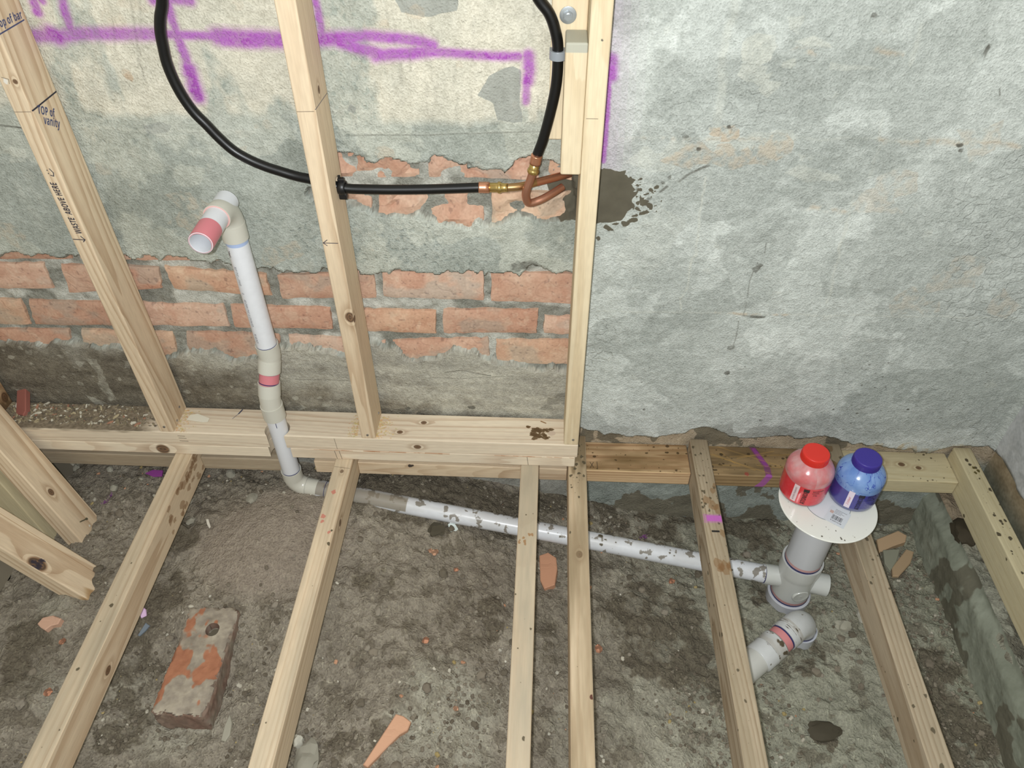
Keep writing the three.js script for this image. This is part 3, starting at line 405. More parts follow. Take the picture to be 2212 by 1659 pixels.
// wall studs, 90 x 35
function stud(o) { return board({ name: 'wall_stud', category: 'stud', W: 0.09, T: 0.0352, l: up, a: [0, 0, 1], L: o.top - PT, at: [o.x, PT, 0.002], ...o }); }
const sL = stud({ x: -0.9412, k: 3, wood: 'pine', ca: 0.045, cb: 0.075, sp: 0.011, contrast: 1.15, L: 1.3, top: PT + 1.3, label: 'pale pine stud with WASTE ABOVE HERE handwritten up its front edge', knots: [[0.872, 1, 0.118, 0.0045, 1]],
  paint(g, F) { const y = (h) => h - PT; // F[1]: front edge, s runs to the right; F[2]: right face, s runs from the front to the wall
    write(g, 'WASTE  ABOVE HERE', y(0.652), F[1] + 0.0262, 0.0165, -0.06, INK, 'italic bold', 'sans-serif', 0.7); blot(g, 'rgb(226,220,208)', y(0.955), F[1] + 0.012, 0.004); pen(g, 0.0008, 'rgb(90,84,76)', [y(0.961), F[1] + 0.007, y(0.958), F[1] + 0.018, y(0.95), F[1] + 0.016]); pen(g, 0.0016, INK, [y(0.6395), F[1] + 0.003, y(0.6385), F[1] + 0.026], [y(0.6465), F[1] + 0.021, y(0.639), F[1] + 0.027, y(0.634), F[1] + 0.022]);
    pen(g, 0.0014, INK, [y(0.779), F[1] + 0.016, y(0.777), F[1] + 0.021, y(0.784), F[1] + 0.0235, y(0.792), F[1] + 0.019]); g.fillStyle = INK; for (const q of [0.7815, 0.788]) g.fillRect(y(q), F[1] + 0.0125, 0.0018, 0.0018);
    pen(g, 0.0008, PENCIL, [y(0.9), F[1] + 0.001, y(0.901), F[1] + 0.032]); pen(g, 0.0026, INK, [y(0.9025), F[2] + 0.001, y(0.9015), F[2] + 0.088]); pen(g, 0.002, BLUE, [y(1.031), F[2] + 0.001, y(1.029), F[2] + 0.08]);
    write(g, 'TOP of', y(0.893), F[2] + 0.012, 0.02, 2.12, BLUE, 'bold', 'sans-serif', 0.78); write(g, 'vanity', y(0.872), F[2] + 0.016, 0.021, 2.16, BLUE, 'bold', 'sans-serif', 0.75); write(g, 'Top of bar', y(1.039), F[2] + 0.004, 0.018, 1.66, BLUE, 'bold', 'sans-serif', 0.86); } });
nail(sL, [0.02, 0.091, 0.017], [0, 1, 0]); nail(sL, [0.03, 0.03, 0.0355], [0, 0, 1]); nail(sL, [0.012, 0.06, 0.0355], [0, 0, 1]);
const HB = [0.747 - PT, 0.038];                                // the hose runs through a bored hole in the middle stud
const sM = stud({ x: -0.4364, L: 1.3, top: PT + 1.3, k: 9, wood: 'pine', ca: 0.2, cb: 0.01, sp: 0.007, contrast: 0.9, label: 'pine stud in the middle with the black hose threaded through it', knots: [[0.85, 2, 0.165, 0.006], [0.378, 1, 0.118, 0.011], [0.37, 2, 0.131, 0.007]],
  cuts: [new THREE.CylinderGeometry(0.0125, 0.0125, 0.1, 24).rotateX(Math.PI / 2).translate(HB[0], HB[1], 0.0176)],
  paint(g, F) { const y = (h) => h - PT; pen(g, 0.0008, PENCIL, [y(0.909), F[1] + 0.001, y(0.91), F[1] + 0.032]); pen(g, 0.0013, 'rgb(90,88,100)', [y(0.913), F[2] + 0.001, y(0.907), F[2] + 0.088]); pen(g, 0.0012, INK, [y(0.644), F[1] + 0.002, y(0.644), F[1] + 0.031], [y(0.651), F[1] + 0.011, y(0.644), F[1] + 0.002, y(0.638), F[1] + 0.009]); } });
nail(sM, [0.014, 0.091, 0.017], [0, 1, 0]); nail(sM, [0.03, 0.03, 0.0355], [0, 0, 1]);
const sR = stud({ x: 0.0609, L: 1.3, top: PT + 1.3, k: 14, wood: 'pale', ca: 0.25, cb: 0.02, sp: 0.0062, contrast: 0.75, label: 'pale pine end stud standing at the right end of the bottom plates', paint(g, F) { pen(g, 0.0008, PENCIL, [0.905 - PT, F[1] + 0.004, 0.905 - PT, F[1] + 0.024]); blot(g, 'rgb(110,104,90)', 1.035 - PT, F[1] + 0.021, 0.002); } });
nail(sR, [0.02, 0.091, 0.022], [0, 1, 0]);
const sF = stud({ x: -1.399, L: 1.3, top: PT + 1.3, k: 18, wood: 'brown', label: 'pine stud at the far left edge with a dark knotty foot', knots: [[0.03, 2, 0.2, 0.012], [0.02, 2, 0.17, 0.008]], shade: (f, u, s, k) => 0.75 * ss(0.06, 0.0, u + 0.03 * vn(u * 60, s * 120, k)), dirtC: [88, 66, 40] });
// packer and board beside the right stud
const pk = board({ name: 'packing_block', category: 'block', label: 'short pine packer with a mortar-grey top beside the right stud', L: 0.231, W: 0.064, T: 0.0362, l: up, a: [0, 0, 1], at: [0.0245, 0.799, 0.0275], k: 22, wood: 'pale', ca: 0.2, cb: 0.01, sp: 0.0065, contrast: 0.7, shade: (f, u) => 0.9 * ss(0.2145, 0.2165, u), dirtC: [172, 172, 158] });
const wb = board({ name: 'backing_board', category: 'board', label: 'pine backing board bolted flat to the wall behind the black hose', L: 0.6, W: 0.06, T: 0.036, l: up, a: [-1, 0, 0], at: [0.0605, 0.835, -0.009], k: 25, wood: 'pale', ca: 0.045, cb: 0.09, sp: 0.012, contrast: 0.8 });
{ const zinc = std([188, 194, 198], 0.3, { metalness: 0.85 });
  const b = thing('anchor_bolt', 'zinc anchor bolt with round washer near the board top', 'bolt', null, [0.0275, 1.052, 0.0275]);
  mesh('washer', latheAlong([[0.004, 0], [0.0135, 0], [0.014, 0.001], [0.0135, 0.0022], [0.004, 0.0022]], [0, 0, 0], [0, 0, 1], 36), zinc, b);
  const hx = new THREE.CylinderGeometry(0.0075, 0.0082, 0.006, 6).rotateX(Math.PI / 2).translate(0, 0, 0.0052); mesh('nut', toCreasedNormals(hx.toNonIndexed(), 0.4), zinc, b); mesh('threaded_stud', new THREE.CylinderGeometry(0.0045, 0.0045, 0.05, 18).rotateX(Math.PI / 2).translate(0, 0, -0.014), zinc, b); }

// the two bottom plates, notched round the waste pipe
const PX0 = -1.46, PX1 = 0.0965;
const cut = (r, x, z, dy) => new THREE.CylinderGeometry(r, r, 0.2, 28).rotateX(Math.PI / 2).translate(x - PX0, ZF - z, dy);
const plate = (o) => board({ name: 'bottom_plate', category: 'plate', W: 0.09, l: [1, 0, 0], a: [0, 0, -1], L: PX1 - PX0, ...o });
const tp = plate({ T: 0.0456, at: [PX0, 0.0364, ZF], k: 31, wood: 'fresh', ca: 0.1, cb: 0.12, sp: 0.008, contrast: 1.05, label: 'upper pine bottom plate, sawdust on top, notched for the white pipe', cuts: [cut(0.031, -0.652, 0.07, 0.02)], knots: [[-0.3 - PX0, 3, 0.25, 0.0075], [-0.29 - PX0, 2, 0.165, 0.006], [-0.345 - PX0, 2, 0.2, 0.006]],
  dirtC: [112, 100, 82], shade: (f, u, s, k) => { const x = u + PX0, left = ss(-0.93, -1.0, x + 0.04 * vn(u * 30, s * 30, k)); return f === 2 ? Math.max(left * (0.8 + 0.2 * vn(u * 200, s * 200, k)), 0.0) : f === 3 ? left * 0.5 * ss(0.232, 0.225, s + 0.004 * vn(u * 40, 1, k)) : 0; },
  paint(g, F) { seed(41); for (let i = 0; i < 40; i++) { const x = 0.0 + rr(-0.018, 0.03), q = rr(0, 1); blot(g, 'rgba(92,70,42,0.85)', x - PX0, F[2] + 0.052 + rr(-0.014, 0.02), rr(0.002, 0.007)); } blot(g, 'rgb(104,78,48)', -0.028 - PX0, F[2] + 0.032, 0.005); pen(g, 0.003, 'rgb(140,100,60)', [0.004 - PX0, F[2] + 0.012, 0.016 - PX0, F[2] + 0.018]); blot(g, 'rgba(200,180,160,0.9)', 0.03 - PX0, F[2] + 0.052, 0.008);
    for (const [x0, w] of [[-0.906, 0.05], [-0.401, 0.05], [-0.45, 0.03]]) for (let i = 0; i < 160; i++) blot(g, `rgba(${200 + rr(-20, 20) | 0},${168 + rr(-20, 20) | 0},110,0.5)`, x0 - PX0 + Math.abs(rr(-1, 1) * rr(0, 1)) * w * (x0 === -0.45 ? -1 : 1), F[2] + rr(0.01, 0.088), rr(0.0008, 0.0025), 6);
    pen(g, 0.0035, 'rgba(40,44,70,0.9)', [-0.76 - PX0, F[2] + 0.004, -0.765 - PX0, F[2] + 0.018]); pen(g, 0.002, 'rgba(60,66,90,0.5)', [-0.765 - PX0, F[2] + 0.018, -0.775 - PX0, F[2] + 0.036]);
    pen(g, 0.0008, PENCIL, [-0.505 - PX0, F[3] + 0.004, -0.503 - PX0, F[3] + 0.042]); for (const q of [0.012, 0.02, 0.03]) pen(g, 0.0012, 'rgb(90,76,60)', [-0.9 - PX0, F[3] + q, -0.885 - PX0 + q * 0.2, F[3] + q + 0.001]); blot(g, 'rgba(230,226,214,0.9)', -0.655 - PX0, F[2] + 0.03, 0.004); } });
const lp = plate({ T: 0.0362, at: [PX0, 0, ZF - 0.001], L: 0.0915 - PX0, k: 36, wood: 'fresh', ca: 0.3, cb: 0.02, sp: 0.0065, label: 'lower pine bottom plate lying on the joists under the upper plate', cuts: [cut(0.0325, -0.651, 0.076, 0.02)], knots: [[-0.955 - PX0, 3, 0.235, 0.017, 1]],
  paint(g, F) { for (const x of [-0.512, -0.5, -0.028]) pen(g, 0.0009, 'rgb(70,62,54)', [x - PX0, F[3] + 0.004, x + 0.003 - PX0, F[3] + 0.034]); seed(43); for (let i = 0; i < 26; i++) { const x = rr(-0.6, 0.08); pen(g, rr(0.0008, 0.003), `rgba(150,96,60,${rr(0.2, 0.6)})`, [x - PX0, F[3] + 0.002, x + rr(0.01, 0.05) - PX0, F[3] + 0.003]); } } });

// joists, 90 x 45, running from the wall towards the viewer
function joist(x, o) { return board({ name: 'floor_joist', category: 'joist', W: 0.09, T: 0.045, L: 1.38, l: [0, 0, 1], a: up, at: [x + 0.045, -0.09, -0.02], ...o }); }
const grime = (amt) => (f, u, s, k) => f === 1 ? clamp(amt * (0.55 + 0.8 * fbm(u * 5, s * 40, 4, k + 40))) : 0;
const specks = (g, F, n, c, f = 1, w = 0.045, u0 = 0, u1 = 1.2) => { for (let i = 0; i < n; i++) blot(g, c, rr(u0, u1), F[f] + rr(0.002, w - 0.002), Math.pow(rnd(), 3) * 0.0045 + 0.0005, 7); };
const MUD = 'rgba(78,68,50,0.85)';
joist(-0.9297, { k: 51, wood: 'pine', ca: 0.045, cb: 0.11, sp: 0.013, contrast: 1.25, shade: grime(0.62), dirtC: [150, 140, 120], label: 'first floor joist from the left, beside the two leaning timbers', knots: [[0.93, 0, 0.05, 0.012], [0.66, 0, 0.03, 0.009]], paint(g, F) { seed(51); for (let i = 0; i < 30; i++) blot(g, 'rgba(110,76,44,0.4)', rr(0.09, 0.32), F[0] + rr(0.01, 0.08), rr(0.005, 0.012)); specks(g, F, 12, MUD); } });
joist(-0.515, { k: 55, wood: 'pine', ca: 0.1, cb: -0.08, sp: 0.009, contrast: 0.85, shade: grime(0.62), dirtC: [160, 150, 130], label: 'second joist from the left with red smears on its top', knots: [[0.285, 0, 0.06, 0.008], [0.15, 1, 0.11, 0.005]], paint(g, F) { seed(55); for (const [u, q, r] of [[0.215, 0.026, 0.006], [0.29, 0.035, 0.006], [0.305, 0.034, 0.004], [0.335, 0.012, 0.004]]) blot(g, 'rgba(196,112,98,0.75)', u, F[1] + q, r); specks(g, F, 10, MUD); pen(g, 0.0008, PENCIL, [0.14, F[1] + 0.002, 0.135, F[1] + 0.043]); } });
joist(-0.0434, { k: 58, wood: 'pine', ca: 0.2, cb: 0.03, sp: 0.009, contrast: 0.5, shade: grime(0.85), dirtC: [166, 156, 136], label: 'third joist from the left, one of the close pair in the middle', paint(g, F) { seed(58); specks(g, F, 14, MUD); for (let i = 0; i < 8; i++) blot(g, 'rgba(150,108,66,0.7)', 0.33 + rr(-0.02, 0.02), F[1] + rr(0.01, 0.04), rr(0.002, 0.004)); } });
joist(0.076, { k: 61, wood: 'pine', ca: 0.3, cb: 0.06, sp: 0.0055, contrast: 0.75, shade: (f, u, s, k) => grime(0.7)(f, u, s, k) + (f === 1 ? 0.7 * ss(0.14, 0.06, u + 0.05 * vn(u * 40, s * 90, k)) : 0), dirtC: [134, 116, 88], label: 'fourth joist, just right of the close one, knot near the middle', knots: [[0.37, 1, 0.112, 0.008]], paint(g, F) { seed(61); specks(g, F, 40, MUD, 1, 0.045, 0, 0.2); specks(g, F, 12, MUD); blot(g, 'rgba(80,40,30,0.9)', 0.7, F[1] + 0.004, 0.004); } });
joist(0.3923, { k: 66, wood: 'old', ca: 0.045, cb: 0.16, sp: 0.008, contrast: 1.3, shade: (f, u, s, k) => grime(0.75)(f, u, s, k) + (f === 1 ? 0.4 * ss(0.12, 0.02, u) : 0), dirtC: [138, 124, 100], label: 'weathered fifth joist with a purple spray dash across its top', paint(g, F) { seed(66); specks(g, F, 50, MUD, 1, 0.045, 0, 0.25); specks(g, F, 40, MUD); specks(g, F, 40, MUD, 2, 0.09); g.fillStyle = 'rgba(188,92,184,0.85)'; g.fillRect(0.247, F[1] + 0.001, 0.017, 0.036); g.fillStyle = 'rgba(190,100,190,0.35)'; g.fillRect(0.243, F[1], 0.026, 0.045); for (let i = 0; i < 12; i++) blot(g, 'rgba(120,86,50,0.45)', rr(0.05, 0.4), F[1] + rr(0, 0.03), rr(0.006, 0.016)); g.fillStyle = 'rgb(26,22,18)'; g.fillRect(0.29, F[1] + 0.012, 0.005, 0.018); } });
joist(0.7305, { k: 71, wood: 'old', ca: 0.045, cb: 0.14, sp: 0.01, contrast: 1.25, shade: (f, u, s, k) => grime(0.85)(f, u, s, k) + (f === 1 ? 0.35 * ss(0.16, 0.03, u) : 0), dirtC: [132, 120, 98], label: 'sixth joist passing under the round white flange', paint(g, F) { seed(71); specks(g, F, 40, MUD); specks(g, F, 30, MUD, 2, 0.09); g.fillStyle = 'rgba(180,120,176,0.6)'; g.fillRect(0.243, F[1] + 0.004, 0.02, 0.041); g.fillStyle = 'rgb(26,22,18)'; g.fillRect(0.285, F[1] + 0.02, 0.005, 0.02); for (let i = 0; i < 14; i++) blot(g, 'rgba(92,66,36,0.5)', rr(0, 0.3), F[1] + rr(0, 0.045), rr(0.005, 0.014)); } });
joist(1.0634, { k: 75, wood: 'green', ca: 0.1, cb: 0.12, sp: 0.012, contrast: 0.6, shade: grime(0.4), dirtC: [150, 138, 108], label: 'rightmost joist speckled with mud along the right wall', paint(g, F) { seed(75); specks(g, F, 75, 'rgba(66,58,40,0.92)', 1, 0.045, 0.03, 0.8); specks(g, F, 20, MUD, 2, 0.09); for (const [u, q] of [[0.07, 0.02], [0.08, 0.012], [0.085, 0.022]]) blot(g, 'rgba(74,62,20,0.9)', u, F[1] + q, 0.004); } });

// blocking between the joists, along the wall
const block = (x0, x1, o) => board({ name: 'joist_blocking', category: 'blocking', W: 0.1, T: 0.045, l: [1, 0, 0], a: [0, 0, -1], L: x1 - x0 - 0.001, at: [x0 + 0.0005, -0.0845, 0.0655], ...o });
block(-1.46, -0.93, { k: 81, wood: 'old', shade: () => 0.15, dirtC: [120, 108, 88], label: 'blocking piece left of the first joist, under the plates' });
block(-0.8845, -0.674, { k: 82, wood: 'old', shade: () => 0.12, dirtC: [128, 116, 96], label: 'blocking piece right of the first joist, behind the white pipe foot' });
block(-0.585, -0.515, { k: 83, wood: 'pine', label: 'short blocking piece between the white pipe and second joist' });
block(-0.47, -0.0435, { k: 84, wood: 'pine', ca: 0.2, cb: 0.02, label: 'long pale blocking piece under the plates between second and third joists', paint(g, F) { blot(g, 'rgb(70,60,52)', 0.14, F[3] + 0.006, 0.006); } });
block(0.002, 0.0755, { k: 85, wood: 'pine', ca: 0.2, cb: 0.02, label: 'small blocking piece between the close pair of joists' });
const stained = (amt) => (f, u, s, k) => f === 2 ? clamp(amt * (0.45 + 1.3 * fbm(u * 9, s * 30, 4, k + 20))) : 0;
block(0.1215, 0.3915, { k: 86, wood: 'brown', ca: 0.05, cb: 0.11, sp: 0.009, contrast: 1.1, shade: stained(0.55), dirtC: [96, 74, 40], label: 'stained blocking piece with X1 pencilled on its top', paint(g, F) { seed(86); specks(g, F, 60, 'rgba(70,54,30,0.8)', 2, 0.1, 0, 0.27); pen(g, 0.0012, 'rgb(50,40,30)', [0.012, F[2] + 0.072, 0.021, F[2] + 0.09], [0.021, F[2] + 0.072, 0.012, F[2] + 0.092], [0.03, F[2] + 0.07, 0.031, F[2] + 0.093]); pen(g, 0.0016, 'rgba(220,190,140,0.8)', [0.002, F[2] + 0.099, 0.26, F[2] + 0.099]); pen(g, 0.0008, 'rgba(80,58,30,0.8)', [0.0, F[2] + 0.055, 0.16, F[2] + 0.052]); } });
block(0.4375, 0.73, { k: 87, wood: 'dark', ca: 0.05, cb: 0.1, sp: 0.01, contrast: 1.0, shade: stained(0.6), dirtC: [74, 60, 38], label: 'dark blocking piece with a purple spray line behind the bottles', paint(g, F) { seed(87); specks(g, F, 80, 'rgba(60,48,28,0.8)', 2, 0.1, 0, 0.3); pen(g, 0.016, 'rgba(116,48,120,0.6)', [0.125, F[2] + 0.002, 0.135, F[2] + 0.03, 0.15, F[2] + 0.07, 0.15, F[2] + 0.1]); pen(g, 0.01, 'rgba(140,60,146,0.75)', [0.128, F[2] + 0.01, 0.15, F[2] + 0.065]); pen(g, 0.018, 'rgba(170,84,176,0.75)', [0.15, F[3] + 0.002, 0.14, F[3] + 0.03, 0.13, F[3] + 0.045]); blot(g, 'rgba(150,60,50,0.7)', 0.095, F[2] + 0.096, 0.006); for (let i = 0; i < 8; i++) pen(g, 0.004, 'rgba(190,150,80,0.3)', [rr(0, 0.29), F[2] + rr(0, 0.1), rr(0, 0.29), F[2] + rr(0, 0.1)]); } });
block(0.776, 1.063, { k: 88, wood: 'green', ca: 0.05, cb: 0.12, sp: 0.013, contrast: 0.6, knots: [[0.1, 2, 0.185, 0.01, 1], [0.16, 2, 0.19, 0.007], [0.2, 2, 0.2, 0.006]], label: 'pale blocking piece with knots right of the blue bottle', paint(g, F) { seed(88); specks(g, F, 26, MUD, 2, 0.1, 0.16, 0.29); pen(g, 0.005, 'rgba(206,186,150,0.8)', [0.04, F[2], 0.06, F[2] + 0.06, 0.066, F[2] + 0.1]); } });

// loose timbers leaning over to the left
board({ name: 'leaning_timber', category: 'timber', label: 'leaning pine timber on top with a black knot near its sawn end', L: 0.9, W: 0.09, T: 0.045, l: [-0.733, 0.66, -0.166], a: [0.055, -0.186, -0.981], at: [-1.066, -0.173, 0.418], k: 91, wood: 'pine', ca: 0.045, cb: 0.1, sp: 0.012, contrast: 1.2, knots: [[0.15, 0, 0.012, 0.017, 0.7]], shade: (f, u, s, k) => 0.7 * ss(0.022, 0.004, u + 0.02 * vn(s * 90, u * 20, k)), dirtC: [150, 112, 66], r: 0.004, paint(g, F) { seed(91); for (let i = 0; i < 30; i++) blot(g, 'rgba(46,40,52,0.6)', 0.15 + rr(-0.012, 0.014), F[0] + rr(0.001, 0.028), rr(0.002, 0.005)); pen(g, 0.0012, 'rgba(150,110,70,0.6)', [0.02, F[0] + 0.07, 0.5, F[0] + 0.075]); } });
board({ name: 'leaning_timber', category: 'timber', label: 'leaning pine timber with a loose nail on its face, behind the knotted one', L: 0.465, W: 0.09, T: 0.045, l: [-0.445, 0.861, -0.246], a: [0.05, -0.25, -0.967], at: [-1.127, -0.214, 0.276], k: 95, wood: 'pine', ca: 0.03, cb: 0.09, sp: 0.011, contrast: 1.35, knots: [[0.01, 0, 0.078, 0.011, 1], [0.21, 0, 0.03, 0.008]], shade: (f, u, s, k) => 0.75 * ss(0.024, 0.006, u + 0.02 * vn(s * 90, u * 20, k)), dirtC: [140, 100, 54], r: 0.004 });
board({ name: 'leaning_timber', category: 'timber', label: 'greenish leaning timber mostly hidden between the other two', L: 0.4, W: 0.09, T: 0.035, l: [-0.38, 0.9, -0.213], a: [-0.925, -0.37, 0.05], at: [-1.22, -0.214, 0.234], k: 98, wood: 'green', ca: 0.1, cb: 0.12, sp: 0.014, contrast: 0.4 });
// ------------------------------------------------------------------ black water hose, its clips and the copper tails
const rubber = phys([9, 9, 10], 0.36), copper = std([206, 146, 116], 0.34, { metalness: 0.9 }), brass = std([206, 178, 112], 0.26, { metalness: 0.92 }), crimp = std([222, 160, 128], 0.3, { metalness: 0.85 });
{
  const h = thing('water_hose', 'black rubber water hose looped across the wall behind the studs', 'hose');
  const L = [-.641,1.07,-.653,1.043,-.66,1.02,-.663,.996,-.665,.969,-.661,.934,-.652,.902,-.641,.879,-.626,.858,-.61,.834,-.588,.808,-.562,.79,-.535,.777,-.507,.767,-.479,.758], R = [-.02,1.078,-.003,1.057,.01,1.021,.013,.993,.012,.944,.004,.895,-.009,.84,-.018,.813];
  const pts = [[-0.129, 0.7382, 0.032], [-0.19, 0.7345, 0.032], [-0.25, 0.732, 0.033], [-0.33, 0.732, 0.036], [-0.395, 0.736, 0.039], [-0.4188, 0.7455, 0.04], [-0.445, 0.752, 0.04]];
  for (let i = L.length - 2; i >= 0; i -= 2) pts.push([L[i], L[i + 1], 0.038]);
  pts.push([-0.63, 1.13, 0.05], [-0.605, 1.19, 0.07], [-0.555, 1.25, 0.095], [-0.43, 1.315, 0.112], [-0.28, 1.31, 0.108], [-0.14, 1.23, 0.07], [-0.062, 1.145, 0.044]);
  for (let i = 0; i < R.length; i += 2) pts.push([R[i], R[i + 1], 0.04]);
  mesh('hose_tube', tube(pts, 0.0094, 320, 20), rubber, h);
}
{
  const c = thing('copper_pipe', 'straight copper pipe with brass joiner running into the wet mortar', 'pipe'), z = 0.032, p = (x) => [x, 0.7385 + (x + 0.129) * 0.01, z - Math.max(0, x + 0.06) * 0.55];
  mesh('crimp_sleeve', latheAlong([[0.0, -0.001], [0.0104, 0], [0.0108, 0.002], [0.0104, 0.004], [0.0108, 0.012], [0.0104, 0.02], [0.0, 0.021]], p(-0.1295), p(-0.1), 28), crimp, c);
  mesh('brass_fitting', latheAlong([[0.0, 0], [0.0092, 0.0], [0.0092, 0.015], [0.011, 0.0165], [0.0115, 0.019], [0.011, 0.0215], [0.0092, 0.023], [0.0082, 0.03], [0.0082, 0.036], [0, 0.036]], p(-0.109), p(-0.08), 28), brass, c);
  const tail = std([186, 150, 104], 0.3, { metalness: 0.9 }); mesh('copper_tube', tube([p(-0.078), p(-0.05), p(-0.02)], 0.0076, 16, 20), tail, c); mesh('copper_tube', tube([p(-0.021), p(0.01), p(0.022), p(0.05)], 0.0077, 16, 20), copper, c);
}
{
  const c = thing('copper_pipe', 'bent copper pipe hooking down from the hose end into wet mortar', 'pipe'), q = [-.019,.813,-.022,.798,-.025,.783,-.03,.764,-.037,.743,-.039,.729], d = [-.034,.71,-.024,.708,-.008,.711,.01,.716,.032,.722];
  const P = (i) => [q[i * 2], q[i * 2 + 1], 0.044];
  mesh('crimp_sleeve', latheAlong([[0, -0.001], [0.0104, 0], [0.0108, 0.002], [0.0104, 0.004], [0.0108, 0.014], [0.0104, 0.018], [0, 0.019]], P(0), P(1), 28), crimp, c);
  mesh('brass_fitting', latheAlong([[0, 0], [0.0092, 0], [0.0092, 0.012], [0.0108, 0.014], [0.0114, 0.017], [0.0108, 0.02], [0.0088, 0.022], [0, 0.024]], P(1), P(2), 28), brass, c);
  mesh('copper_tube', tube([P(2), P(3), P(4), [q[10], q[11], 0.042], [d[0], d[1], 0.036], [d[2], d[3], 0.031], [d[4], d[5], 0.024], [d[6], d[7], 0.012], [d[8], d[9], -0.006]], 0.0078, 80, 20), std([200, 146, 122], 0.38, { metalness: 0.88 }), c);
}
{
  const c = thing('pipe_clip', 'black saddle clip fixing the hose to the middle stud', 'clip', null, [-0.3935, 0.737, 0.0395]), k = std([20, 20, 22], 0.4);
  mesh('clip_ring', new THREE.TorusGeometry(0.0118, 0.0032, 10, 28).rotateY(Math.PI / 2).scale(2.4, 1, 1), k, c); mesh('clip_lug', BOX(0.015, 0.012, 0.012, 0, -0.018, 0, 0.002), k, c); mesh('clip_lug', BOX(0.012, 0.007, 0.01, 0, 0.0165, 0, 0.002), k, c); mesh('clip_tooth', BOX(0.005, 0.009, 0.004, -0.002, 0.022, 0.002, 0.001), k, c);
}
{
  const [x, y] = [.013,.993], c = thing('pipe_clip', 'grey plastic clip holding the hose against the backing board', 'clip', null, [x, y, 0.04]), k = phys([142, 148, 154], 0.35);
  const s = new THREE.Shape(); s.absarc(0, 0, 0.0135, -0.15, Math.PI + 0.15, false); s.lineTo(-0.0135, -0.0128); s.lineTo(0.0135, -0.0128); const hole = new THREE.Path(); hole.absarc(0, 0, 0.0099, 0, 7, true); s.holes.push(hole);
  const g = new THREE.ExtrudeGeometry(s, { depth: 0.013, bevelEnabled: true, bevelSize: 0.0008, bevelThickness: 0.0008, bevelSegments: 2, curveSegments: 20 }); g.rotateX(Math.PI / 2); g.translate(0, 0.0065, 0);
  mesh('clip_body', g, k, c); mesh('clip_foot', BOX(0.03, 0.014, 0.004, 0.001, 0, -0.0112, 0.001), k, c);
}

// ------------------------------------------------------------------ white waste pipe from the basin stub to the floor waste
function muddyPlastic(rgb, k, mud, dust, len, rad, rough = 0.24, paint) {  // u along the pipe, v round it (0.25 = top of a level run)
  const W = 1024, H = 128, [c, g] = canvas(W, H); const im = g.createImageData(W, H);
  for (let j = 0; j < H; j++) for (let i = 0; i < W; i++) { const x = i / W * len, y = j / H * rad * 6.283, n = fbm(x * 30, y * 30 + k, 3, k), q = vn(x * 150, y * 150, k + 3); const dd = dust * ss(0.0, 0.4, fbm(x * 12, y * 40, 4, k + 5) + 0.35 * Math.cos((j / H - 0.25) * 6.283) - 0.05), m = mud * ss(0.34, 0.4, fbm(x * 55, y * 55, 4, k + 9) + 0.1 * Math.cos((j / H - 0.25) * 6.283)); const p = (j * W + i) * 4;
    for (let a = 0; a < 3; a++) im.data[p + a] = mix(mix(rgb[a] + 4 * n + 2 * q, [150, 140, 124][a], dd), [88, 78, 62][a], m); im.data[p + 3] = 255; }
  g.putImageData(im, 0, 0); if (paint) { g.setTransform(W / len, 0, 0, H / (rad * 6.283), 0, 0); g.lineCap = 'round'; paint(g, rad * 6.283); }
  return new THREE.MeshPhysicalMaterial({ map: dataTex(new Uint8Array(g.getImageData(0, 0, W, H).data.buffer.slice(0)), W, H), roughness: rough });
}
const uvPipe = (p, q, r, seg = 48) => { p = V(...p); q = V(...q); const d = q.clone().sub(p), L = d.length(); d.normalize(); // u along, v round from the side facing +z over the top
  const e2 = Math.abs(d.y) > 0.7 ? V(0, 0, 1) : V(0, 1, 0), n1 = e2.clone().addScaledVector(d, -e2.dot(d)).normalize(), n2 = d.clone().cross(n1), pos = [], nor = [], uv = [], idx = [];
  for (let i = 0; i <= 1; i++) for (let j = 0; j <= seg; j++) { const a = (j / seg - 0.25) * 6.28318, n = n1.clone().multiplyScalar(Math.cos(a)).addScaledVector(n2, Math.sin(a)); const P = p.clone().addScaledVector(d, L * i).addScaledVector(n, r); pos.push(P.x, P.y, P.z); nor.push(n.x, n.y, n.z); uv.push(i, j / seg); }
  for (let j = 0; j < seg; j++) idx.push(j, j + 1, j + seg + 1, j + 1, j + seg + 2, j + seg + 1);
  const g = new THREE.BufferGeometry(); g.setAttribute('position', new THREE.Float32BufferAttribute(pos, 3)); g.setAttribute('normal', new THREE.Float32BufferAttribute(nor, 3)); g.setAttribute('uv', new THREE.Float32BufferAttribute(uv, 2)); g.setIndex(idx); return g; };
const pvcW = phys([224, 226, 230], 0.26), pvcC = phys([206, 204, 192], 0.24), pink = phys([212, 128, 136], 0.4), ink = std([44, 44, 96], 0.5), paleInk = std([150, 176, 214], 0.4), pvcIn = phys([196, 204, 206], 0.4);
const pr = 0.0228, fr = 0.0262;
const ring = (parent, p, q, r, h, mat = ink, name = 'pen_mark') => mesh(name, cyl(p, q, r, r, 40, true), mat, parent);
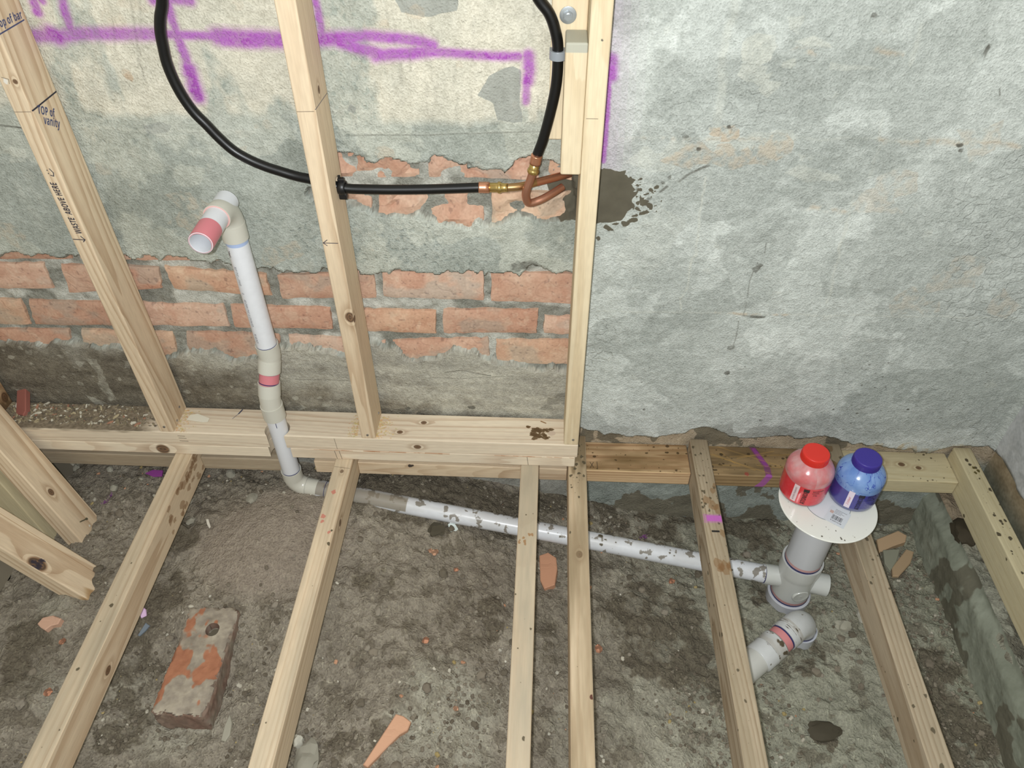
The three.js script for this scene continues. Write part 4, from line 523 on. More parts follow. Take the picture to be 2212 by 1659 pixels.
{
  const wp = thing('waste_pipe', 'white plastic basin waste pipe running from its open stub to the floor waste', 'pipe');
  // open stub with pink primer
  const X = -0.632, Z0 = 0.038, Y1 = 0.697;
  const e = [X, Y1, 0.07], o = [X, Y1, 0.2];
  mesh('stub_pipe', latheAlong([[0.0196, -0.04], [pr, -0.04], [pr, 0.1135], [pr - 0.0006, 0.114], [0.0202, 0.114], [0.0196, 0.1134], [0.0196, -0.04]], e, o, 48), pvcW, wp);
  mesh('primer_band', latheAlong([[pr + 0.0003, 0.063], [pr + 0.0004, 0.1135], [0.0203, 0.1143]], e, o, 48), pink, wp, 'pink primer band on the open end');
  mesh('primer_mark', latheAlong([[fr - 0.0035, 0.0006], [fr - 0.0008, 0.0006]], [X, Y1, 0.0931], o, 40), phys([222, 176, 170], 0.4), wp);
  const [g1, g1e] = bend([X, 0.651, Z0], [0, 1, 0], [0, 0, 1], 0.046, fr - 0.0006, 28, 40);
  mesh('elbow', merge(g1, cyl([X, 0.616, Z0], [X, 0.652, Z0], fr, fr, 40), cyl([X, Y1, 0.083], [X, Y1, 0.093], fr, fr, 40)), pvcC, wp);
  const vt = [X, 0.618, Z0], vb = [X, 0.334, Z0];
  mesh('pipe', uvPipe(vb, vt, pr), muddyPlastic([228, 230, 234], 200, 0, 0, 0.284, pr, 0.28, (g, c) => { // printed batch line down the left of the pipe
    const s0 = c * 0.155; write(g, 'REP PVC—DN40', 0.225, s0, 0.0075, Math.PI, 'rgb(84,88,100)', 'normal', 'sans-serif', 0.9); write(g, '0', 0.158, s0, 0.008, Math.PI, 'rgb(84,88,100)', 'normal', 'sans-serif', 1); write(g, '40 DWV PVC-U 25/04/05', 0.14, s0, 0.0075, Math.PI, 'rgb(64,68,86)', 'normal', 'sans-serif', 0.92); write(g, '90 AS/NZS', 0.045, s0, 0.0075, Math.PI, 'rgb(64,68,86)', 'normal', 'sans-serif', 0.8);
    pen(g, 0.0012, 'rgb(40,42,48)', [0.262, s0, 0.254, s0 - 0.006, 0.259, s0 - 0.002, 0.25, s0 - 0.007], [0.26, s0 - 0.006, 0.248, s0 - 0.001, 0.252, s0 - 0.007, 0.244, s0 - 0.005, 0.243, s0 - 0.009], [0.257, s0 - 0.001, 0.25, s0 - 0.004, 0.253, s0 - 0.008]); g.fillStyle = 'rgba(150,176,224,0.7)'; g.fillRect(0.272, 0, 0.01, c); }), wp);
  ring(wp, [X, 0.6145, Z0], [X, 0.6165, Z0], pr + 0.0006, 0, ink); ring(wp, [X, 0.333, Z0], [X, 0.3355, Z0], pr + 0.0012, 0, ink);
  // offset made of two slight bends
  const A = [X, 0.3340, Z0], B = [X - 0.001, 0.2940, Z0 + 0.001], Cc = [X - 0.008, 0.2480, 0.0535], D = [X - 0.0135, 0.2090, 0.0675], E = [X - 0.0155, 0.1710, 0.0715], Fp = [X - 0.0155, 0.1290, 0.0715];
  mesh('bend_fitting', merge(cyl(A, [X, 0.3080, Z0], fr, fr, 40), tube([[X, 0.3160, Z0], [X, 0.3010, Z0 + 0.0005], B, [X - 0.0045, 0.2740, 0.0455]], fr - 0.001, 20, 40), cyl([X - 0.0025, 0.2860, 0.0415], [X - 0.0065, 0.2590, 0.0505], fr, fr, 40)), pvcC, wp);
  mesh('primer_band', cyl([X - 0.0055, 0.2620, 0.049], [X - 0.011, 0.2300, 0.0605], pr + 0.0003, pr + 0.0003, 40, true), pink, wp, 'pink primer band with dark edges in the offset');
  ring(wp, [X - 0.0064, 0.2595, 0.0502], [X - 0.0068, 0.2572, 0.051], pr + 0.0008); ring(wp, [X - 0.0102, 0.2345, 0.0588], [X - 0.0106, 0.2322, 0.0597], pr + 0.0008);
  mesh('bend_fitting', merge(cyl([X - 0.0106, 0.2325, 0.0596], [X - 0.0138, 0.2000, 0.069], fr, fr, 40), tube([[X - 0.013, 0.2050, 0.067], D, E, [X - 0.0155, 0.1530, 0.0715]], fr - 0.0012, 20, 40), cyl([X - 0.0155, 0.1710, 0.0715], [X - 0.0155, 0.1300, 0.0715], fr + 0.0006, fr + 0.0006, 40)), pvcC, wp);
  ring(wp, [X - 0.0155, 0.1280, 0.0715], [X - 0.0155, 0.1305, 0.0715], pr + 0.0009);
  const xl = X - 0.0155, zl = 0.0715, yb = -0.068;
  mesh('pipe', cyl([xl, yb - 0.005, zl], [xl, 0.14, zl], pr, pr, 48, true), pvcW, wp); mesh('pen_mark', BOX(0.0015, 0.018, 0.0008, xl + 0.007, 0.119, zl + pr - 0.001, 0.0003), ink, wp);
  ring(wp, [xl, yb - 0.0015, zl], [xl, yb + 0.0025, zl], pr + 0.0014);
  // elbow at the foot and the long run to the right
  const q0 = [-0.585, -0.13, 0.078], q1 = [0.6, -0.252, 0.2155], dd = V(q1[0] - q0[0], q1[1] - q0[1], q1[2] - q0[2]).normalize().toArray();
  const [g2, g2e] = bend([xl, yb - 0.028, zl], [0, -1, 0], dd, 0.036, fr - 0.001, 24, 40);
  mesh('elbow', merge(cyl([xl, yb, zl], [xl, yb - 0.03, zl], fr, fr, 40), g2, cyl(g2e, [g2e[0] + dd[0] * 0.03, g2e[1] + dd[1] * 0.03, g2e[2] + dd[2] * 0.03], fr - 0.002, fr - 0.002, 40)), pvcC, wp);
  const s = [g2e[0] + dd[0] * 0.012, g2e[1] + dd[1] * 0.012, g2e[2] + dd[2] * 0.012], t2 = 1.155;
  mesh('pipe', uvPipe(s, q1, pr + 0.0008), muddyPlastic([222, 225, 230], 220, 0.6, 0.12, 1.2, pr, 0.3, (g, c) => { seed(77); for (const u of [0.33, 0.6, 0.78]) blot(g, 'rgb(52,48,44)', u, c * 0.12, 0.005); for (let i = 0; i < 40; i++) blot(g, 'rgba(84,76,60,0.9)', rr(0.55, 1.15), c * rr(0.05, 0.4), Math.pow(rnd(), 2) * 0.005 + 0.0008, 7); const gr = g.createLinearGradient(0, c * 0.14, 0, c * 0.24); gr.addColorStop(0, 'rgba(134,124,108,0)'); gr.addColorStop(1, 'rgba(134,124,108,0.75)'); g.fillStyle = gr; g.fillRect(0, c * 0.14, 0.26, c * 0.34); for (let i = 0; i < 30; i++) blot(g, 'rgba(96,84,68,0.95)', rr(0.05, 0.36), c * rr(0, 0.04), rr(0.003, 0.011), 8); g.fillStyle = 'rgba(150,184,226,0.6)'; g.fillRect(0.045, 0, 0.008, c * 0.2); }), wp);
  const m = (k) => [q1[0] - dd[0] * k, q1[1] - dd[1] * k, q1[2] - dd[2] * k]; ring(wp, m(0.0), m(0.009), pr + 0.0016); ring(wp, [s[0] + dd[0] * 0.04, s[1] + dd[1] * 0.04, s[2] + dd[2] * 0.04], [s[0] + dd[0] * 0.0415, s[1] + dd[1] * 0.0415, s[2] + dd[2] * 0.0415], pr + 0.0014);
}
// ------------------------------------------------------------------ floor waste: flange, riser, tee and trap
{
  const fw = thing('floor_waste', 'upright white floor waste with round flange, tee and muddy trap', 'drain'), X = 0.672, Z = 0.22, rp = 0.0445, rs = 0.0505;
  mesh('flange', latheAlong([[0, 0.046], [0.104, 0.0462], [0.1085, 0.0468], [0.11, 0.0485], [0.1095, 0.0502], [0.107, 0.051], [0, 0.0512]], [X, 0, Z], [X, 1, Z], 96), (() => { const [c, g] = canvas(1024, 512); g.fillStyle = 'rgb(226,226,218)'; g.fillRect(0, 0, 1024, 512); seed(61); const sp = (a, r, q) => { const y = (1 - (0.8333 + (1 - r / 0.107) / 6)) * 512; g.fillStyle = 'rgba(70,62,50,0.9)'; g.beginPath(); g.ellipse(a / 6.283 * 1024, y, q / (r * 6.283) * 1024, q / 0.642 * 512, 0, 0, 7); g.fill(); }; for (let i = 0; i < 46; i++) sp(rr(0, 6.283), rr(0.055, 0.105), Math.pow(rnd(), 3) * 0.0022 + 0.0004); const t = new THREE.CanvasTexture(c); t.colorSpace = THREE.SRGBColorSpace; return phys([255, 255, 255], 0.16, { map: t }); })(), fw);
  mesh('seam_line', latheAlong([[0.0503, 0.0513], [0.0504, 0.0519], [0.0514, 0.0519], [0.0516, 0.0513]], [X, 0, Z], [X, 1, Z], 80), std([136, 142, 146], 0.4), fw); mesh('centre_disc', latheAlong([[0, 0.0514], [0.0504, 0.0514]], [X, 0, Z], [X, 1, Z], 64), phys([216, 220, 224], 0.18), fw);
  mesh('riser_pipe', cyl([X, -0.2, Z], [X, 0.047, Z], rp, rp, 64, true), phys([206, 208, 212], 0.3), fw);
  mesh('primer_band', cyl([X, -0.166, Z], [X, -0.158, Z], rp + 0.0004, rp + 0.0004, 64, true), phys([206, 160, 158], 0.4), fw, 'pinkish primer line above the tee'); ring(fw, [X, -0.1725, Z], [X, -0.166, Z], rp + 0.001);
  const tee = latheAlong([[rp, 0], [rs, 0.0004], [rs, 0.001], [rs + 0.0006, -0.03], [rs - 0.001, -0.045], [rs - 0.003, -0.055], [rs - 0.003, -0.12], [rs - 0.0025, -0.125], [rs - 0.004, -0.15]].map(([r, t]) => [r, t - 0.1725]), [X, 0, Z], [X, 1, Z], 64);
  const br = cyl([0.592, -0.2512, 0.2146], [X, -0.2585, Z], fr + 0.0002, fr + 0.0006, 44), bs = cyl([X, -0.2585, Z], [0.752, -0.266, 0.233], fr + 0.001, fr + 0.003, 44);
  mesh('tee_fitting', merge(tee, br, bs), phys([204, 206, 202], 0.24), fw);
  mesh('inspection_boss', merge(latheAlong([[0.0, 0.001], [0.004, 0.001], [0.005, 0], [0.017, 0], [0.019, 0.0012], [0.021, 0.0012], [0.022, -0.004]], [X + 0.008, -0.272, Z + rs - 0.004], [X + 0.028, -0.272, Z + rs + 0.1], 40)), phys([202, 204, 198], 0.26), fw);
  ring(fw, [X, -0.312, Z], [X, -0.3185, Z], rs - 0.0015); mesh('primer_band', cyl([X, -0.3045, Z], [X, -0.312, Z], rs - 0.0022, rs - 0.0022, 60, true), phys([190, 140, 138], 0.4), fw);
  mesh('trap_socket', latheAlong([[rs - 0.002, -0.3175], [rs + 0.004, -0.318], [rs + 0.0045, -0.32], [rs + 0.003, -0.36], [rs - 0.004, -0.43]], [X, 0, Z], [X, 1, Z], 60), phys([196, 198, 204], 0.26), fw);
  // riser from the trap, elbow over, and the outlet that runs off under the joist
  const rx = 0.676, rz = 0.332, ry = -0.306, od = [-0.78, -0.1, 0.62];
  const mud = muddyPlastic([204, 206, 206], 240, 1, 0.35, 0.2, 0.033, 0.28);
  mesh('trap_socket', cyl([rx, -0.42, rz], [rx, ry - 0.006, rz], 0.038, 0.0405, 48), phys([200, 203, 210], 0.26), fw); ring(fw, [rx, ry - 0.007, rz], [rx, ry, rz], 0.0365);
  const [g3, g3e] = bend([rx, ry - 0.01, rz], [0, 1, 0], od, 0.052, 0.035, 28, 48); const k = V(...od).normalize().toArray(), at = (d) => [g3e[0] + k[0] * d, g3e[1] + k[1] * d, g3e[2] + k[2] * d];
  mesh('elbow', merge(g3, cyl(at(-0.004), at(0.026), 0.036, 0.036, 44)), mud, fw); ring(fw, at(0.0255), at(0.03), 0.0336); mesh('primer_band', cyl(at(0.029), at(0.052), 0.0328, 0.0328, 40, true), phys([214, 140, 142], 0.4), fw, 'pink primer band on the trap outlet');
  mesh('coupling', merge(latheAlong([[0.032, 0.05], [0.0368, 0.0505], [0.0374, 0.054], [0.0366, 0.082], [0.0374, 0.083], [0.0374, 0.085], [0.0366, 0.086], [0.037, 0.116], [0.032, 0.118]], g3e, at(1), 48)), mud, fw); mesh('outlet_pipe', cyl(at(0.115), at(0.2), 0.0328, 0.0328, 40), phys([196, 196, 190], 0.3), fw);
}
{
  // barcode sticker on the flange
  const W = 256, H = 256, [c, g] = canvas(W, H); g.fillStyle = 'rgb(206,212,216)'; g.fillRect(0, 0, W, H); g.fillStyle = 'rgb(40,40,44)'; seed(5); let x = 70; while (x < 200) { const w = 2 + (rnd() * 3 | 0) * 2; g.fillRect(x, 120, w, 70); x += w + 3 + (rnd() * 2 | 0) * 3; } g.fillStyle = 'rgb(196,170,160)'; g.fillRect(20, 70, 44, 44); g.fillStyle = 'rgb(96,98,104)'; for (let i = 0; i < 4; i++) g.fillRect(70, 30 + i * 20, 60 + rnd() * 90, 5); g.font = 'bold 26px sans-serif'; g.fillText('9 320114 06', 70, 222);
  const s = thing('barcode_sticker', 'white barcode sticker on the flange between the two bottles', 'sticker', null, [0.684, 0.0519, 0.2585]); s.rotation.y = -0.62;
  mesh('sticker_sheet', new THREE.BoxGeometry(0.046, 0.0003, 0.05), std([206, 212, 216], 0.3), s); const f = new THREE.PlaneGeometry(0.046, 0.05); f.rotateX(-Math.PI / 2); f.translate(0, 0.0002, 0); mesh('printed_face', f, new THREE.MeshStandardMaterial({ map: (() => { const t = new THREE.CanvasTexture(c); t.colorSpace = THREE.SRGBColorSpace; return t; })(), roughness: 0.3 }), s);
}

// ------------------------------------------------------------------ the two pigment bottles on the flange
function bottle(name, label, p, col, o) {
  const b = thing(name, label, 'bottle', null, p); b.rotation.y = o.turn;
  const R = 0.0535, prof = [[0, 0], [0.043, 0.0], [0.049, 0.0015], [0.052, 0.005], [R - 0.0006, 0.012], [R - 0.0003, 0.03], [R, 0.07], [R, 0.08], [R - 0.0012, 0.087], [R - 0.005, 0.095], [0.042, 0.1025], [0.034, 0.109], [0.0295, 0.1125], [0.0272, 0.1145], [0.0268, 0.124]];
  const W = 512, H = 256, im = new Uint8Array(W * H * 4); for (let j = 0; j < H; j++) for (let i = 0; i < W; i++) { o.paint(i / W, j / H, im, (j * W + i) * 4); im[(j * W + i) * 4 + 3] = 255; }
  const lg = new THREE.LatheGeometry(prof.map(([r, t]) => new THREE.Vector2(r, t)), 72); const q = lg.attributes.position, uv = lg.attributes.uv; for (let i = 0; i < q.count; i++) uv.setY(i, clamp(q.getY(i) / 0.125, 0.002, 0.998));
  mesh('bottle_body', lg, new THREE.MeshPhysicalMaterial({ map: dataTex(im, W, H), roughness: 0.2, clearcoat: 0.5, clearcoatRoughness: 0.12 }), b);
  const cap = mesh('cap', latheAlong([[0, 0.134], [0.0255, 0.134], [0.0285, 0.1335], [0.0298, 0.132], [0.03, 0.1285], [0.0306, 0.1275], [0.0306, 0.1135], [0.0298, 0.1128], [0.026, 0.1128]], [0, 0, 0], [0, 1, 0], 60), o.capM, b);
  const rib = new THREE.BoxGeometry(0.0008, 0.012, 0.0009), ribs = []; for (let i = 0; i < 64; i++) { const a = i / 64 * 6.283, g = rib.clone(); g.rotateY(-a); g.translate(0.0306 * Math.cos(a), 0.1205, 0.0306 * Math.sin(a)); ribs.push(g); } mesh('cap_ribs', merge(...ribs), o.capM, cap);
  const [c, g] = canvas(512, 320); g.clearRect(0, 0, 512, 320); o.print(g); const lab = new THREE.CylinderGeometry(R + 0.0004, R + 0.0003, 0.062, 40, 1, true, o.a0, o.a1 - o.a0); lab.translate(0, 0.041, 0);
  const t = new THREE.CanvasTexture(c); t.colorSpace = THREE.SRGBColorSpace; mesh('printed_label', lab, new THREE.MeshStandardMaterial({ map: t, transparent: true, alphaTest: 0.4, roughness: 0.4 }), b);
  return b;
}
const blk = 'rgb(38,22,26)';
const labelPrint = (white, tilt, lines, ic) => (g) => { g.save(); g.fillStyle = white; g.fillRect(34, 20, 58, 280); g.fillStyle = 'rgb(196,120,120)'; if (tilt) { g.save(); g.translate(72, 250); g.rotate(-Math.PI / 2); g.font = 'italic bold 34px sans-serif'; g.fillText('2 colour', 0, 0); g.restore(); } else { g.save(); g.fillStyle = 'rgb(120,110,112)'; g.translate(70, 280); g.rotate(-Math.PI / 2); g.font = 'bold 24px sans-serif'; g.fillText('ASTONE PIGMENTS', 0, 0); g.restore(); }
  g.fillStyle = ic; g.fillRect(136, 40, 58, 52); g.save(); g.translate(186, 300); g.rotate(-Math.PI / 2); g.font = 'bold 62px sans-serif'; g.scale(0.86, 1); g.fillText('ATOMIX', 0, 0); g.restore(); g.font = 'bold 24px sans-serif'; lines.forEach((l, i) => g.fillText(l, 226, 74 + i * 34)); g.restore(); };
bottle('pigment_bottle', 'red pigment bottle with a red screw cap on the white flange', [0.62, 0.0514, 0.184], 0, { turn: 0, capM: phys([214, 50, 40], 0.38), a0: -0.95, a1: 1.15,
  paint(u, v, d, p) { const n = fbm(u * 14, v * 7, 4, 300), n2 = fbm(u * 40, v * 20, 3, 304), lev = 0.56 - 0.02 * Math.cos(u * 6.283) + 0.02 * n, f = ss(lev + 0.015, lev - 0.015, v), base = ss(0.085, 0.06, v + 0.01 * n); const sh = vn(u * 26, v * 3, 306); let r = mix(200 + 10 * n2, 212, f), g = mix(128 + 44 * n + 12 * sh, 58 + 10 * n2, f), b = mix(130 + 40 * n + 12 * sh, 66 + 10 * n2, f); d[p] = clamp(mix(r, 150, base), 0, 255); d[p + 1] = clamp(mix(g, 106, base), 0, 255); d[p + 2] = clamp(mix(b, 108, base), 0, 255); },
  print: labelPrint('rgb(226,200,204)', false, ['BRICK RED', 'OXIDE', '  2 kg'], blk) });
bottle('pigment_bottle', 'blue pigment bottle with a dark blue screw cap on the white flange', [0.7315, 0.0514, 0.194], 0, { turn: 0.1, capM: phys([58, 46, 140], 0.38), a0: -0.9, a1: 1.2,
  paint(u, v, d, p) { const n = fbm(u * 12, v * 6, 4, 310), n2 = fbm(u * 50, v * 9, 3, 314), lev = 0.5 + 0.02 * n, f = ss(lev + 0.012, lev - 0.012, v), base = ss(0.14, 0.09, v + 0.03 * n), st = ss(0.035, 0.0, Math.abs(fbm(u * 22, v * 5 + u * 6, 3, 318))) * (1 - f); let r = mix(mix(110 + 40 * n, 40, st), 62 + 10 * n, f), g = mix(mix(144 + 36 * n, 60, st), 60 + 10 * n, f), b = mix(mix(200 + 20 * n, 160, st), 140 + 10 * n, f); d[p] = clamp(mix(r, 116, base * 0.8), 0, 255); d[p + 1] = clamp(mix(g, 124, base * 0.8), 0, 255); d[p + 2] = clamp(mix(b, 150, base * 0.8), 0, 255); },
  print: labelPrint('rgb(226,214,228)', true, ['BRICK &', 'PAVER', 'COLOUR'], 'rgb(28,26,48)') });

// ------------------------------------------------------------------ loose things on the soil and the plates
const onSoil = (x, z, d = 0) => [x, soilTop(x, z) + d, z];
{
  // half-buried brick with a round hole
  const b = thing('loose_brick', 'old mortar-smeared red brick with a round hole lying on the soil', 'brick', null, [-0.7505, -0.19, 0.5595]); b.rotation.y = 0.01; b.rotation.z = -0.01;
  let g0 = new THREE.BoxGeometry(0.117, 0.08, 0.256, 24, 14, 48); const p = g0.attributes.position;
  for (let i = 0; i < p.count; i++) { let x = p.getX(i), y = p.getY(i), z = p.getZ(i); const hx = 0.0585, hy = 0.04, hz = 0.128, r = 0.009, cx = clamp(x, -hx + r, hx - r), cy = clamp(y, -hy + r, hy - r), cz = clamp(z, -hz + r, hz - r), d = V(x - cx, y - cy, z - cz), l = d.length(); if (l > 1e-6) { d.multiplyScalar(Math.min(1, r / l)); x = cx + d.x; y = cy + d.y; z = cz + d.z; } const n = 0.0035 * fbm(x * 40 + y * 20, z * 40, 3, 330) + 0.002 * vn(x * 140 + y * 90, z * 140, 333); x += n * Math.sign(x) * (Math.abs(x) > 0.05 ? 1 : 0.3); y += n * (y > 0 ? 1 : 0.5); z += n * Math.sign(z) * (Math.abs(z) > 0.12 ? 1 : 0.2); p.setXYZ(i, x, y, z); }
  const A = new Brush(toCreasedNormals(g0.toNonIndexed(), 0.9)), B = new Brush(new THREE.CylinderGeometry(0.0165, 0.0155, 0.07, 28).translate(0.012, 0.035, -0.07)); A.updateMatrixWorld(); B.updateMatrixWorld(); const g = csg.evaluate(A, B, SUBTRACTION).geometry; g.clearGroups();
  const q = g.attributes.position, n = g.attributes.normal, uv = g.attributes.uv; for (let i = 0; i < q.count; i++) { const t = Math.abs(n.getY(i)) > 0.6, s = Math.abs(n.getX(i)) > Math.abs(n.getZ(i)); if (t) uv.setXY(i, 0.02 + (q.getX(i) + 0.07) / 0.14 * 0.46, (q.getZ(i) + 0.14) / 0.28); else if (s) uv.setXY(i, 0.52 + (q.getY(i) + 0.05) / 0.1 * 0.2, (q.getZ(i) + 0.14) / 0.28); else uv.setXY(i, 0.76 + (q.getY(i) + 0.05) / 0.1 * 0.2, (q.getX(i) + 0.07) / 0.14 * 0.5); }
  const [map, bump] = bakePlane(512, 512, 0, 1, 0, 1, (u, v, C) => { const top = u < 0.5, x = top ? (u - 0.02) / 0.46 * 0.14 : u * 0.4, z = v * 0.28; const n = fbm(x * 30, z * 30, 5, 340), m = fbm(x * 90, z * 90, 3, 346); let red = top ? ss(0.06, 0.16, 0.8 * fbm(x * 24 + 2, z * 16 + 1.5, 4, 350) - 0.06 + 0.28 * ss(0.03, -0.002, x - 0.012) * ss(0.05, 0.2, z) + 0.3 * gauss(x - 0.105, 0.022) * gauss(z - 0.15, 0.03) + 0.25 * gauss(x - 0.085, 0.022) * gauss(z - 0.18, 0.02) - 0.12 * ss(0.07, 0.0, z)) : u > 0.75 ? 0.75 + 0.5 * n : 0.35 + 0.9 * n; red = clamp(red); C[0] = mix(152 + 26 * n + 14 * m, top ? 166 : 128, red) + 10 * m; C[1] = mix(142 + 26 * n + 14 * m, top ? 112 : 100, red) + 10 * m; C[2] = mix(127 + 24 * n + 12 * m, top ? 84 : 86, red) + 8 * m; return 0.55 + 0.5 * n + 0.2 * m - 0.1 * red; });
  mesh('brick_body', g, new THREE.MeshStandardMaterial({ map, bumpMap: bump, bumpScale: 0.003, roughness: 0.95 }), b);
  mesh('soil_plug', new THREE.CylinderGeometry(0.0162, 0.0162, 0.01, 20).translate(0.012, 0.012, -0.07), std([104, 96, 80], 0.95), b);
}
const stoneMats = [[150, 146, 132], [132, 124, 108], [168, 164, 148], [112, 102, 88], [186, 182, 168]].map((c) => std(c, 0.9));
const brickBit = [[206, 160, 130], [196, 140, 110], [206, 166, 142]].map((c) => std(c, 0.9, { bumpMap: brickTex[1], bumpScale: 0.002 }));
function chunkGeo(k, sx, sy, sz, rough = 0.22) { const g0 = mergeVertices(new THREE.IcosahedronGeometry(0.5, 2).deleteAttribute('uv').deleteAttribute('normal')); const p = g0.attributes.position; for (let i = 0; i < p.count; i++) { const x = p.getX(i), y = p.getY(i), z = p.getZ(i), f = 1 + rough * (vn(x * 3.1 + k * 7.3, y * 3.1 + z * 2.7, k % 50) + 0.5 * vn(x * 7 + z * 5, y * 7 + k, (k + 9) % 60)); p.setXYZ(i, x * f * sx, y * f * sy, z * f * sz); } const g = toCreasedNormals(g0.toNonIndexed(), 0.55); const q = g.attributes.position, uv = new Float32Array(q.count * 2); for (let i = 0; i < q.count; i++) { uv[i * 2] = q.getX(i) * 3; uv[i * 2 + 1] = q.getZ(i) * 3; } g.setAttribute('uv', new THREE.BufferAttribute(uv, 2)); return g; }
function shardGeo(pts, h, bev = 0.002) { const s = new THREE.Shape(); for (let i = 0; i < pts.length; i += 2) s[i ? 'lineTo' : 'moveTo'](pts[i], -pts[i + 1]); const g = new THREE.ExtrudeGeometry(s, { depth: h, bevelEnabled: true, bevelSize: bev, bevelThickness: bev, bevelSegments: 1, steps: 1 }); g.rotateX(-Math.PI / 2); return toCreasedNormals(g.index ? g.toNonIndexed() : g, 0.5); }
function shard(name, label, cat, outline, h, mat, lift = 0, tilt = [0, 0], base) { let cx = 0, cz = 0; const n = outline.length / 2; for (let i = 0; i < n; i++) { cx += outline[i * 2] / n; cz += outline[i * 2 + 1] / n; } const loc = outline.map((v, i) => v - (i % 2 ? cz : cx)); const t = thing(name, label, cat, null, [cx, (base ?? soilTop(cx, cz)) + lift, cz]); t.rotation.set(tilt[0], 0, tilt[1]); mesh(name === 'brick_shard' ? 'shard_body' : 'piece', shardGeo(loc, h, Math.min(0.002, h * 0.3)), mat, t); return t; }
function lump(name, label, cat, o, h, mat, base, k) { let x0 = 9, x1 = -9, z0 = 9, z1 = -9; for (let i = 0; i < o.length; i += 2) { x0 = Math.min(x0, o[i]); x1 = Math.max(x1, o[i]); z0 = Math.min(z0, o[i + 1]); z1 = Math.max(z1, o[i + 1]); } const x = (x0 + x1) / 2, z = (z0 + z1) / 2, t = thing(name, label, cat, null, [x, (base ?? soilTop(x, z)) + h * 0.12, z]); mesh('lump_body', chunkGeo(k, (x1 - x0) * 1.05, h, (z1 - z0) * 1.05, 0.34), mat, t); return t; }
shard('brick_shard', 'long pointed orange brick shard at the bottom of the picture', 'brick shard', [-.34,.757,-.29,.654,-.275,.657,-.259,.667,-.263,.682,-.279,.693,-.315,.738,-.333,.76], 0.012, brickBit[0], -0.002, [0.04, -0.06]);
shard('brick_shard', 'upright reddish brick fragment between the close pair of joists', 'brick shard', [.014,.183,.035,.175,.055,.19,.058,.222,.052,.267,.028,.277,.018,.255], 0.02, std([196, 146, 116], 0.9, { bumpMap: brickTex[1], bumpScale: 0.002 }), -0.004, [0.05, 0.1]);
shard('brick_shard', 'sandy broken brick piece with a flat face beside the sixth joist', 'brick shard', [.967,.027,1.03,.001,1.047,.015,1.039,.033,1.003,.046,.962,.066], 0.02, std([196, 166, 132], 0.9), -0.003, [0.1, 0.1]);
shard('mortar_slab', 'grey green mortar slab under the sandy brick pieces', 'mortar', [.972,.064,1.016,.059,.996,.096,.972,.125,.965,.105], 0.014, std([150, 150, 132], 0.92), -0.002, [0.06, 0]);
shard('brick_shard', 'second sandy brick piece below the mortar slab', 'brick shard', [.982,.118,1.036,.061,1.051,.068,1.032,.102,.99,.142,.977,.141], 0.018, std([180, 154, 122], 0.9), -0.002, [0.05, 0.08]);
shard('brick_shard', 'pinkish broken brick lump left of the first joist', 'brick shard', [-1.154,.486,-1.149,.473,-1.127,.468,-1.105,.475,-1.106,.486,-1.121,.49,-1.13,.5,-1.143,.494], 0.014, brickBit[2], -0.002, [0.08, 0.1]);
shard('glass_shard', 'pale glass chip in the soil below the long pipe', 'glass', [-.233,.142,-.22,.134,-.206,.153,-.214,.164,-.227,.161], 0.002, phys([206, 216, 212], 0.1), 0.004, [0.3, -0.15]);
shard('plastic_scrap', 'white and purple plastic scrap against the first joist', 'scrap', [-.929,.449,-.929,.432,-.918,.44,-.914,.453,-.923,.458], 0.004, std([226, 190, 226], 0.5), 0.004, [0.5, 0]);
shard('plastic_scrap', 'purple painted flake between the plates and first joist', 'scrap', [-1.083,.029,-1.065,.019,-1.036,.021,-1.033,.038,-1.056,.039], 0.003, std([150, 70, 150], 0.6), 0.01, [0.2, 0.1]);
shard('slate_chip', 'grey slate sliver beside the half-buried brick', 'stone', [-.663,.707,-.664,.679,-.66,.657,-.652,.673,-.649,.697,-.655,.709], 0.005, stoneMats[2], 0.001, [0.1, 0.2]);
shard('slate_chip', 'thin dark glassy chip left of the brick', 'stone', [-.915,.5,-.905,.473,-.896,.478,-.902,.489,-.912,.501], 0.004, phys([120, 130, 140], 0.25), 0.004, [0.3, 0]);
lump('stone', 'large pale grey stone at the bottom edge beside the second joist', 'stone', [-.492,.734,-.487,.712,-.469,.714,-.446,.731,-.435,.762,-.436,.79,-.463,.791,-.482,.758], 0.044, stoneMats[0], undefined, 26);
lump('stone', 'white angular stone chip above the large grey stone', 'stone', [-.504,.719,-.496,.697,-.481,.699,-.483,.712,-.495,.722], 0.028, stoneMats[4], undefined, 29);
lump('stone', 'pale angular stone right of the muddy trap', 'stone', [.782,.296,.807,.285,.82,.298,.817,.312,.804,.307,.785,.308], 0.024, stoneMats[2], undefined, 29);
lump('stone', 'white stone chip half hidden by the sixth joist', 'stone', [.846,.26,.857,.251,.862,.276,.854,.287,.845,.276], 0.020, stoneMats[4], undefined, 26);
lump('stone', 'round grey stone right beside the trap outlet', 'stone', [.697,.341,.709,.336,.712,.348,.701,.361,.693,.358], 0.028, stoneMats[0], undefined, 27);
lump('mud_lump', 'dark wet mud lump under the right joist', 'mud', [1.092,.122,1.123,.076,1.14,.075,1.127,.106,1.1,.15,1.085,.154], 0.044, std([70, 62, 46], 0.85), footTop, 23);
lump('mud_lump', 'dark wet mud cake on the soil near the bottom right', 'mud', [.647,.583,.679,.56,.714,.55,.732,.563,.723,.586,.691,.597,.658,.595], 0.024, std([72, 66, 52], 0.85), undefined, 20);
lump('mud_lump', 'small dark mud cake below the long white pipe', 'mud', [-.28,.16,-.261,.147,-.241,.157,-.248,.181,-.269,.187], 0.016, std([78, 72, 58], 0.9), undefined, 19);
